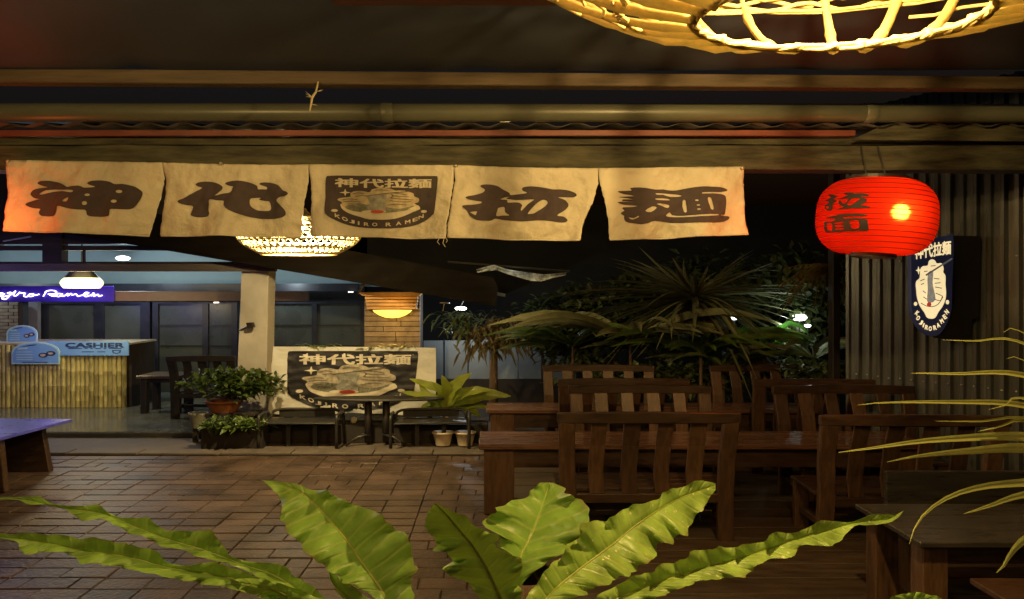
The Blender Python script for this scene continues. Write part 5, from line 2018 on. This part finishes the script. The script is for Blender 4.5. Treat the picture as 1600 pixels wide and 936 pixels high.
# big yucca
yc = thing('yucca_tree', 'tall yucca with a wide rosette of long dark blades behind the dining tables', 'tree', P(1190, 600, 9.6))
MB().tube([P(1230, 640, 9.7), P(1195, 575, 9.65), P(1160, 538, 9.6), P(1120, 510, 9.6), P(1092, 480, 9.6)], [0.16, 0.14, 0.12, 0.11, 0.09], 10).build('trunk', M_trunk, yc, smooth=True)
cy = P(1086, 468, 9.6)
for i in range(190):
    a = rnd.uniform(0, 2 * math.pi)
    el = rnd.uniform(-0.5, 1.15)
    ln_ = rnd.uniform(.75, 1.28)
    d = Vector((math.cos(a) * math.cos(el) * (2.2 if math.cos(a) < 0 else 1.75), math.sin(a) * math.cos(el) * 1.1, math.sin(el)))
    b = MB()
    rows = []
    s = d.cross(Vector((0, 0.3, 1))).normalized()
    bend = rnd.gauss(0, 0.16)
    sag = rnd.uniform(0.2, 0.5) if rnd.random() < 0.75 else rnd.uniform(0.6, 1.1)
    ln_ *= rnd.uniform(0.7, 1.05)
    for j in range(7):
        t_ = j / 6
        p = cy + d * (ln_ * t_) - Vector((0, 0, 1)) * (sag * ln_ * t_ * t_ * (1.2 - el * 0.5)) + s * (bend * ln_ * t_ * t_)
        w = 0.052 * (1 - t_) ** 0.7 * (0.6 + 0.4 * min(1, t_ * 5)) + 0.001
        nn = s.cross(d).normalized()
        rows.append((p - s * w + nn * w * .4, p, p + s * w + nn * w * .4))
    b.grid(rows)
    b.build('leaf', M_yucca, yc, smooth=True)

# planting below: individual clumps
GP = 'dark leafy plants in the garden bed'


def arch_plant(label, px, py, Y, n, ln0, m, rise=0.9, group=GP, w=0.04, name='garden_plant', wide=1.8):
    q = P(px, py, Y)
    t = thing(name, label, 'plant', (q.x, q.y, 0.03), 0, group)
    for i in range(n):
        a = 2 * math.pi * i / n + rnd.uniform(-.3, .3)
        l = ln0 * rnd.uniform(.65, 1.2)
        h = rise * rnd.uniform(.6, 1.1)
        pts = []
        for j in range(5):
            t_ = j / 4
            pts.append(q + Vector((math.cos(a) * l * t_ * wide, math.sin(a) * l * t_, h * l * (1.6 * t_ - 1.25 * t_ * t_))))
        big_leaf(t, pts, w * rnd.uniform(.7, 1.3), m, 6, .25)
    MB().tube([Vector((q.x, q.y, 0.02)), q], [0.03, 0.02], 6).build('stem', M_trunk, t)
    return t


arch_plant('dark arching plant at the left of the garden bed by the fence', 890, 560, 10.2, 16, .75, M_bushdark)
arch_plant('dark arching plant behind the left end of the back chairs', 960, 545, 9.9, 18, .8, M_bushdark)
arch_plant('dark arching plant in the middle of the bed under the yucca crown', 1030, 560, 9.7, 18, .7, M_yucca)
arch_plant('dark arching plant right below the yucca trunk', 1130, 575, 9.3, 18, .75, M_bushdark)
arch_plant('dark arching plant at the right of the bed near the corrugated wall', 1270, 560, 9.2, 14, .7, M_yucca, w=.06)
arch_plant('broad drooping strap leaved plant under the left half of the yucca crown', 985, 535, 9.35, 30, 1.0, M_yucca, 0.75, GP, .055)
arch_plant('broad drooping strap leaved plant in front of the yucca trunk', 1095, 556, 9.15, 26, .8, M_bush, 0.8, GP, .05)
arch_plant('broad drooping strap leaved plant right of the drooping dry tree', 895, 540, 9.7, 24, .8, M_bush, 0.8, GP, .045)
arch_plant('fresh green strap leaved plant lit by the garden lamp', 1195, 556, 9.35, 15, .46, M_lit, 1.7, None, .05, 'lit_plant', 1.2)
bush('garden_bush', 'dense dark bush filling the bed below the yucca', 'bush', (px_x(1040, 9.5), 9.5, pz(588, 9.5)), 1.5, .4, .2, 1000, .16, M_bushdark, up=.2)
bush('garden_bush', 'dark bush at the left end of the bed next to the pale fence panels', 'bush', (px_x(905, 10.0), 10.0, pz(540, 10.0)), .75, .35, .32, 700, .15, M_bushdark, up=.2)
bush('garden_bush', 'dark bush between yucca trunk and corrugated wall', 'bush', (px_x(1300, 9.2), 9.2, pz(580, 9.2)), .5, .3, .18, 400, .15, M_bushdark, up=.2)
for (px, py, Y, rx_, rz_, n_, ls_, m_, lab) in (
        (880, 505, 11.2, .9, .42, 900, .2, M_bushdark, 'tall dark shrub behind the drooping tree at the left of the garden'),
        (985, 480, 11.4, 1.0, .55, 1100, .22, M_bushdark, 'tall dark shrub behind the left half of the yucca crown'),
        (1110, 455, 11.8, 1.1, .65, 1100, .22, M_bushdark, 'tall dark shrub directly behind the yucca crown'),
        (1265, 455, 10.6, .9, .62, 900, .2, M_bushdark, 'tall dark shrub behind the hanging fern'),
        (1262, 585, 9.0, .45, .16, 420, .13, M_bushdark, 'leafy shrub right of the fresh green plant')):
    bush('garden_bush', lab, 'bush', (px_x(px, Y), Y, pz(py, Y)), rx_, .4, rz_, n_, ls_, m_, up=.3)
lf = thing('big_leaf_plant', 'single huge dull green leaf above the far right chair', 'plant', P(1310, 600, 8.9))
big_leaf(lf, [P(1255, 592, 9.0), P(1290, 580, 8.95), P(1330, 577, 8.9), P(1362, 584, 8.85)], .16, M_bush, 10, .1)
MB().tube([P(1255, 592, 9.0), P(1250, 640, 9.0)], .02, 6).build('stem', M_bush, lf)
MB().tube([P(1250, 640, 9.0), P(1250, 690, 9.0)], .02, 6).build('stem', M_bush, lf)
# hanging dry fern by the wall end
hf = thing('hanging_fern', 'dry yellowish fern drooping beside the far end of the corrugated wall', 'plant', P(1290, 415, 8.2))
for i in range(22):
    q = P(1296 + rnd.uniform(-8, 8), 418 + rnd.uniform(-6, 10), 8.2)
    dx = rnd.uniform(-.62, -.1) if i < 16 else rnd.uniform(0, .2)
    dz = rnd.uniform(-.6, .02)
    pts = [q, q + Vector((dx * .5, rnd.uniform(-.1, .1), dz * .2 + .05)), q + Vector((dx, rnd.uniform(-.15, .15), dz))]
    pts = resample(smooth_path(pts, 4), 9)
    b = MB()
    b.tube(pts, .006, 4)
    for j in range(1, 9):
        d = (pts[j] - pts[j - 1]).normalized()
        for sg in (1, -1):
            b.leaf(pts[j], d * .6 + Vector((0, 0, -1)) * (.9 if sg > 0 else .2) + Vector((.2 * sg, .6 * sg, 0)), Vector((0, -1, .3)), .12 * (1.1 - j / 10), .014, .1, .3, 2)
    b.build('frond', M_dryfrond, hf)
MB().tube([P(1298, 415, 8.2), P(1305, 300, 8.2)], .012, 5).build('hanger', M_trunk, hf)
b = MB()
b.tube([P(1298, 420, 8.2), P(1300, 460, 8.2), P(1296, 500, 8.2), P(1300, 540, 8.2)], [.03, .025, .02, .012], 6)
b.build('hanging_stem', M_trunk, hf)
# garden lamp between the leaves, plus glowing beads added for bright leaf gaps
GL = 'white garden lamps glowing between the leaves'
for (px, py, r_, lab) in ((1249, 496, .115, 'larger white garden lamp glowing beside the hanging fern'), (1147, 497, .06, 'small glowing bead added for a bright leaf gap left of the fresh green plant'), (1262, 509, .05, 'tiny glowing bead added for a bright leaf gap just below the larger lamp')):
    b = MB()
    b.lathe([(0, -.6), (.7, -.45), (1, 0), (.7, .45), (0, .6)], (0, 0, 0), 12)
    q = P(px, py, 10.2)
    for v in b.v:
        v *= r_
        v.z *= 0.8
        v += q
    t = thing('garden_lamp', lab, 'lamp', q, 0, GL)
    b.build('glowing_head', M_whitecool, t, smooth=True)
    MB().tube([q - Vector((0, 0, r_ * .5)), Vector((q.x, q.y, 0.03))], .012, 5).build('stake', M_metal, t)
# dark garden wall closing the yard
o = MB().box(-3, 16, 14.9, 15.1, -0.05, 4.2).build('garden_wall', mat('black_garden_wall', (0.02, 0.02, 0.018), .9))
tag(o, 'black boundary wall at the far end of the yard', 'wall')

# ================================================================== FOREGROUND FERN
fern = thing('birds_nest_fern', 'bright green wavy leaved nest fern filling the bottom of the photo', 'plant', (0.15, 3.35, 0.0))


def traced_leaf(L_, M_, R_, Ym0, Ym1, fold, m, seed, n=84, ruff=0.072, curl=0.0, frill=4.6):
    """leaf through outlines that run base -> tip; depth goes from Ym0 (base) to Ym1 (tip), edges ruffled"""
    rr = random.Random(seed)
    rs = lambda q: resample(smooth_path([(*p, 0) for p in q], 5), n)
    lp2, mp2, rp2 = rs(L_), rs(M_), rs(R_)
    rows = []
    ph = rr.uniform(0, 6)
    tlen = sum((a - b).length for a, b in zip(mp2, mp2[1:]))
    fq = tlen / 44.0 * 2 * math.pi
    ts = (-1, -0.9, -0.75, -0.55, -0.3, -0.06, 0, 0.06, 0.3, 0.55, 0.75, 0.9, 1)
    for i in range(n):
        s = i / (n - 1)
        Y = Ym0 + (Ym1 - Ym0) * s + curl * math.sin(math.pi * s)
        r = []
        for t in ts:
            e = lp2[i] if t < 0 else rp2[i]
            ev = e - mp2[i]
            wid = ev.length / 70.0
            sd = 0.0 if t < 0 else 2.1
            wph = s * fq + ph + sd + 3.2 * noise.noise(Vector((s * 6, seed, sd)))
            am = 0.35 + 1.3 * abs(noise.noise(Vector((s * 9, seed + 4, sd)))) * 1.6
            k = min(1.0, wid * 1.6) * (1 if 0.03 < s < 0.97 else 0.3)
            fr = frill * (am * (1.2 - 2.2 * abs(math.sin(wph * 0.5 + 0.4))) + 0.35 * math.sin(wph * 2.3 + seed) + 0.8 * noise.noise(Vector((s * fq * .55, seed, sd)))) * abs(t) ** 4 * k
            q = mp2[i] + ev * abs(t) + (ev.normalized() * fr if ev.length > 1e-4 else Vector((0, 0, 0)))
            wv = ruff * am * abs(t) ** 1.8 * math.sin(wph) * k
            vein = 0.010 * math.sin(abs(t) * 8 * min(1.5, wid) - s * tlen / 11.0 + sd) * min(1, wid) * (1 - abs(t)) * abs(t) * 4
            Yq = Y - fold * abs(t) * min(1.3, wid) + wv + vein * 0.6 + 0.02 * noise.noise(Vector((q.x / 30, q.y / 30, seed)))
            if abs(t) < 0.03:
                Yq += 0.006
            r.append(P(q.x, q.y, Yq))
        rows.append(r)
    b = MB()
    b.grid(rows)
    o = b.build('leaf', m, fern, smooth=True)
    ul = o.data.uv_layers.new(name='UVMap')
    nt_s = len(ts)
    for lp_i, l in enumerate(o.data.loops):
        ul.data[lp_i].uv = ((l.vertex_index // nt_s) / (n - 1) * tlen / 300.0, ts[l.vertex_index % nt_s])
    # midrib
    rb_ = MB()
    pts = [r[6] + Vector((0, -0.002, 0.0)) for r in rows]
    rb_.tube(pts, [0.0075 * (1 - k / n) + 0.0012 for k in range(n)], 6)
    rb_.build('midrib', M_fernrib, o, org=fern.location, smooth=True)
    return o


rev = lambda p: list(reversed(p))
# A: upper left broad leaf
traced_leaf(rev([(409, 750), (418, 757), (428, 768), (440, 783), (440, 798), (437, 812), (449, 824), (454, 838), (472, 853), (484, 870), (515, 893), (546, 913), (584, 934), (600, 960)]),
            rev([(409, 750), (440, 757), (473, 771), (505, 801), (540, 842), (570, 884), (599, 926), (615, 962)]),
            rev([(409, 750), (440, 753), (466, 756), (485, 765), (513, 768), (535, 780), (559, 788), (578, 800), (609, 818), (630, 832), (643, 853), (646, 870), (649, 886), (645, 912), (640, 962)]),
            3.05, 3.75, 0.10, M_fernleaf, 1, curl=-0.05)
# B: dark leaf seen from behind
traced_leaf(rev([(680, 786), (669, 799), (665, 820), (674, 832), (677, 845), (684, 858), (700, 869), (695, 890), (709, 903), (734, 914), (747, 936), (755, 962)]),
            rev([(680, 786), (697, 803), (713, 822), (740, 855), (761, 890), (782, 936), (790, 962)]),
            rev([(680, 786), (709, 799), (730, 807), (738, 820), (757, 826), (777, 840), (775, 851), (799, 866), (813, 876), (814, 907), (812, 936), (812, 962)]),
            3.00, 2.22, 0.05, M_fernleaf, 2, curl=0.03)
# C: pale leaf right behind it
traced_leaf(rev([(858, 754), (846, 755), (828, 764), (822, 774), (797, 783), (778, 797), (748, 812), (766, 828), (780, 838), (774, 851), (800, 866), (810, 885), (805, 915), (800, 962)]),
            rev([(858, 754), (855, 767), (845, 797), (833, 830), (822, 852), (814, 868), (808, 907), (806, 962)]),
            rev([(858, 754), (872, 755), (884, 763), (882, 771), (906, 778), (918, 794), (916, 809), (912, 830), (896, 855), (864, 874), (835, 893), (818, 915), (814, 962)]),
            3.25, 3.85, 0.10, M_fernleaf, 3, curl=-0.05)
# D: big leaf reaching right
traced_leaf(rev([(1118, 755), (1095, 751), (1072, 758), (1052, 764), (1036, 769), (1027, 781), (1000, 787), (978, 790), (962, 806), (930, 812), (905, 826), (880, 862), (850, 895), (825, 930), (815, 962)]),
            rev([(1118, 758), (1056, 781), (997, 818), (958, 850), (900, 893), (860, 928), (835, 962)]),
            rev([(1118, 766), (1106, 782), (1092, 806), (1078, 824), (1067, 838), (1033, 856), (1014, 877), (981, 899), (932, 919), (900, 934), (870, 962)]),
            2.90, 3.70, 0.08, M_fernglint, 4, curl=-0.05)
# E: long right leaf
traced_leaf(rev([(1412, 798), (1404, 806), (1385, 803), (1362, 804), (1332, 815), (1310, 815), (1290, 813), (1275, 816), (1261, 824), (1244, 832), (1220, 832), (1202, 835), (1190, 846), (1150, 853), (1110, 857), (1086, 861), (1070, 873), (1036, 881), (1018, 893), (985, 902), (949, 922), (925, 938), (900, 962)]),
            rev([(1412, 798), (1385, 811), (1332, 818), (1290, 830), (1250, 841), (1170, 868), (1080, 893), (980, 928), (925, 962)]),
            rev([(1412, 798), (1400, 812), (1387, 817), (1361, 821), (1337, 821), (1322, 836), (1314, 845), (1290, 854), (1262, 851), (1248, 856), (1235, 872), (1205, 873), (1190, 879), (1166, 899), (1134, 904), (1095, 908), (1046, 927), (1000, 945), (960, 962)]),
            2.80, 3.40, 0.10, M_fernglint, 5, curl=-0.05)
# F: long left leaf, lower
traced_leaf(rev([(-30, 836), (0, 832), (20, 836), (33, 832), (72, 835), (105, 836), (124, 842), (160, 841), (185, 847), (221, 855), (244, 861), (259, 876), (287, 884), (315, 880), (339, 879), (368, 889), (417, 907), (460, 926), (510, 962)]),
            rev([(-30, 838), (30, 842), (80, 850), (130, 860), (200, 870), (260, 886), (340, 899), (400, 915), (470, 962)]),
            rev([(-30, 841), (10, 842), (30, 850), (29, 861), (46, 866), (80, 862), (105, 866), (118, 872), (129, 881), (152, 881), (201, 889), (259, 902), (310, 911), (354, 919), (402, 932), (440, 962)]),
            2.85, 3.25, 0.12, M_fernleaf, 6, curl=0.0)
# G: long left leaf, upper
traced_leaf(rev([(-10, 776), (25, 777), (45, 776), (63, 776), (78, 785), (109, 791), (150, 789), (172, 801), (190, 809), (230, 809), (259, 828), (300, 829), (336, 831), (348, 850), (359, 868), (391, 878), (437, 881), (457, 897), (490, 918), (540, 962)]),
            rev([(-10, 778), (40, 781), (100, 794), (160, 802), (205, 821), (260, 842), (320, 860), (385, 884), (440, 905), (515, 962)]),
            rev([(-10, 780), (28, 781), (43, 788), (69, 788), (92, 791), (107, 800), (126, 812), (161, 812), (184, 823), (200, 834), (220, 837), (250, 852), (287, 860), (310, 870), (359, 882), (402, 901), (431, 915), (490, 962)]),
            3.10, 3.60, 0.12, M_fernleaf, 7, curl=0.0)
# H: small leaf under F
traced_leaf(rev([(360, 905), (385, 903), (420, 907), (450, 916), (490, 930), (530, 962)]), rev([(360, 908), (400, 915), (440, 926), (500, 962)]),
            rev([(360, 914), (380, 924), (405, 931), (430, 935), (470, 962)]), 2.95, 2.7, -0.03, M_fernleaf, 8)
# I: leaf tip at lower right
traced_leaf(rev([(1432, 925), (1405, 929), (1388, 938), (1360, 962)]), rev([(1432, 925), (1428, 932), (1415, 962)]), rev([(1432, 925), (1455, 928), (1472, 935), (1480, 962)]), 2.6, 2.6, 0.03, M_fernleaf, 9, n=14)
# J: dark leaf below A
traced_leaf(rev([(514, 893), (530, 900), (550, 915), (575, 932), (600, 962)]), rev([(514, 893), (522, 912), (545, 934), (570, 962)]), rev([(514, 893), (516, 906), (525, 922), (535, 936), (545, 962)]), 3.3, 3.15, 0.02, M_fernleaf, 10, n=14)
b = MB()
b.lathe([(0.10, 0.0), (0.16, 0.35), (0.22, 0.62), (0.15, 0.75)], (0.15, 3.3, 0.0), 14)
b.build('crown_base', M_trunk, fern)

# ================================================================== PALM BLADES AT RIGHT
pm_ = thing('palm_plant', 'thin bright palm blades reaching in from the right edge', 'plant', (3.6, 3.5, 0.0))


def blade(pts, w, Y0, Y1):
    n = 16
    pp = resample(smooth_path([(*p, 0) for p in pts], 5), n + 1)
    rows = []
    for i in range(n + 1):
        t = i / n
        Y = Y0 + (Y1 - Y0) * t
        q = pp[i]
        d = (pp[min(i + 1, n)] - pp[max(i - 1, 0)]).normalized()
        nx, ny = -d.y, d.x
        wd = 1.45 * w * min(1, 0.05 + (t * 1.5) ** 0.9)
        rows.append([P(q.x + nx * wd * k, q.y + ny * wd * k, Y + 0.012 * abs(k) + (0.01 * k)) for k in (-1, -0.5, 0, 0.5, 1)])
    b = MB()
    b.grid(rows)
    b.build('blade', M_palm, pm_, smooth=True)


for pts, w, Y0, Y1 in (([(1424, 583), (1494, 584), (1600, 586), (1760, 640)], 3.6, 2.9, 3.3), ([(1310, 707), (1370, 699), (1433, 690), (1494, 685), (1600, 682), (1760, 700)], 5.0, 2.7, 3.3),
                       ([(1386, 722), (1439, 712), (1522, 704), (1600, 700), (1760, 712)], 6.0, 2.8, 3.3), ([(1340, 633), (1383, 629), (1494, 628), (1600, 633), (1760, 670)], 3.4, 2.9, 3.3),
                       ([(1461, 658), (1536, 658), (1600, 653), (1760, 680)], 2.2, 3.0, 3.3), ([(1528, 674), (1565, 666), (1600, 657), (1760, 680)], 3.2, 3.0, 3.3),
                       ([(1572, 561), (1600, 563), (1760, 640)], 2.0, 3.1, 3.3), ([(1472, 531), (1523, 533), (1600, 536), (1760, 630)], 2.2, 3.0, 3.3), ([(1567, 520), (1600, 520), (1760, 620)], 1.8, 3.1, 3.3),
                       ([(1421, 850), (1427, 830), (1440, 808), (1467, 785), (1504, 768), (1550, 758), (1600, 754), (1760, 740)], 4.8, 2.6, 3.3),
                       ([(1506, 803), (1550, 789), (1600, 773), (1760, 745)], 6.0, 2.8, 3.3), ([(1557, 895), (1567, 886), (1582, 862), (1610, 838), (1760, 760)], 9.0, 2.7, 3.3),
                       ([(1545, 640), (1575, 632), (1600, 622), (1760, 660)], 2.6, 3.0, 3.3)):
    blade(pts, w, Y0, Y1)
MB().tube([Vector((3.6, 3.4, 0)), P(1770, 760, 3.4), P(1770, 640, 3.3)], [.05, .045, .03], 8).build('stem', M_trunk, pm_)
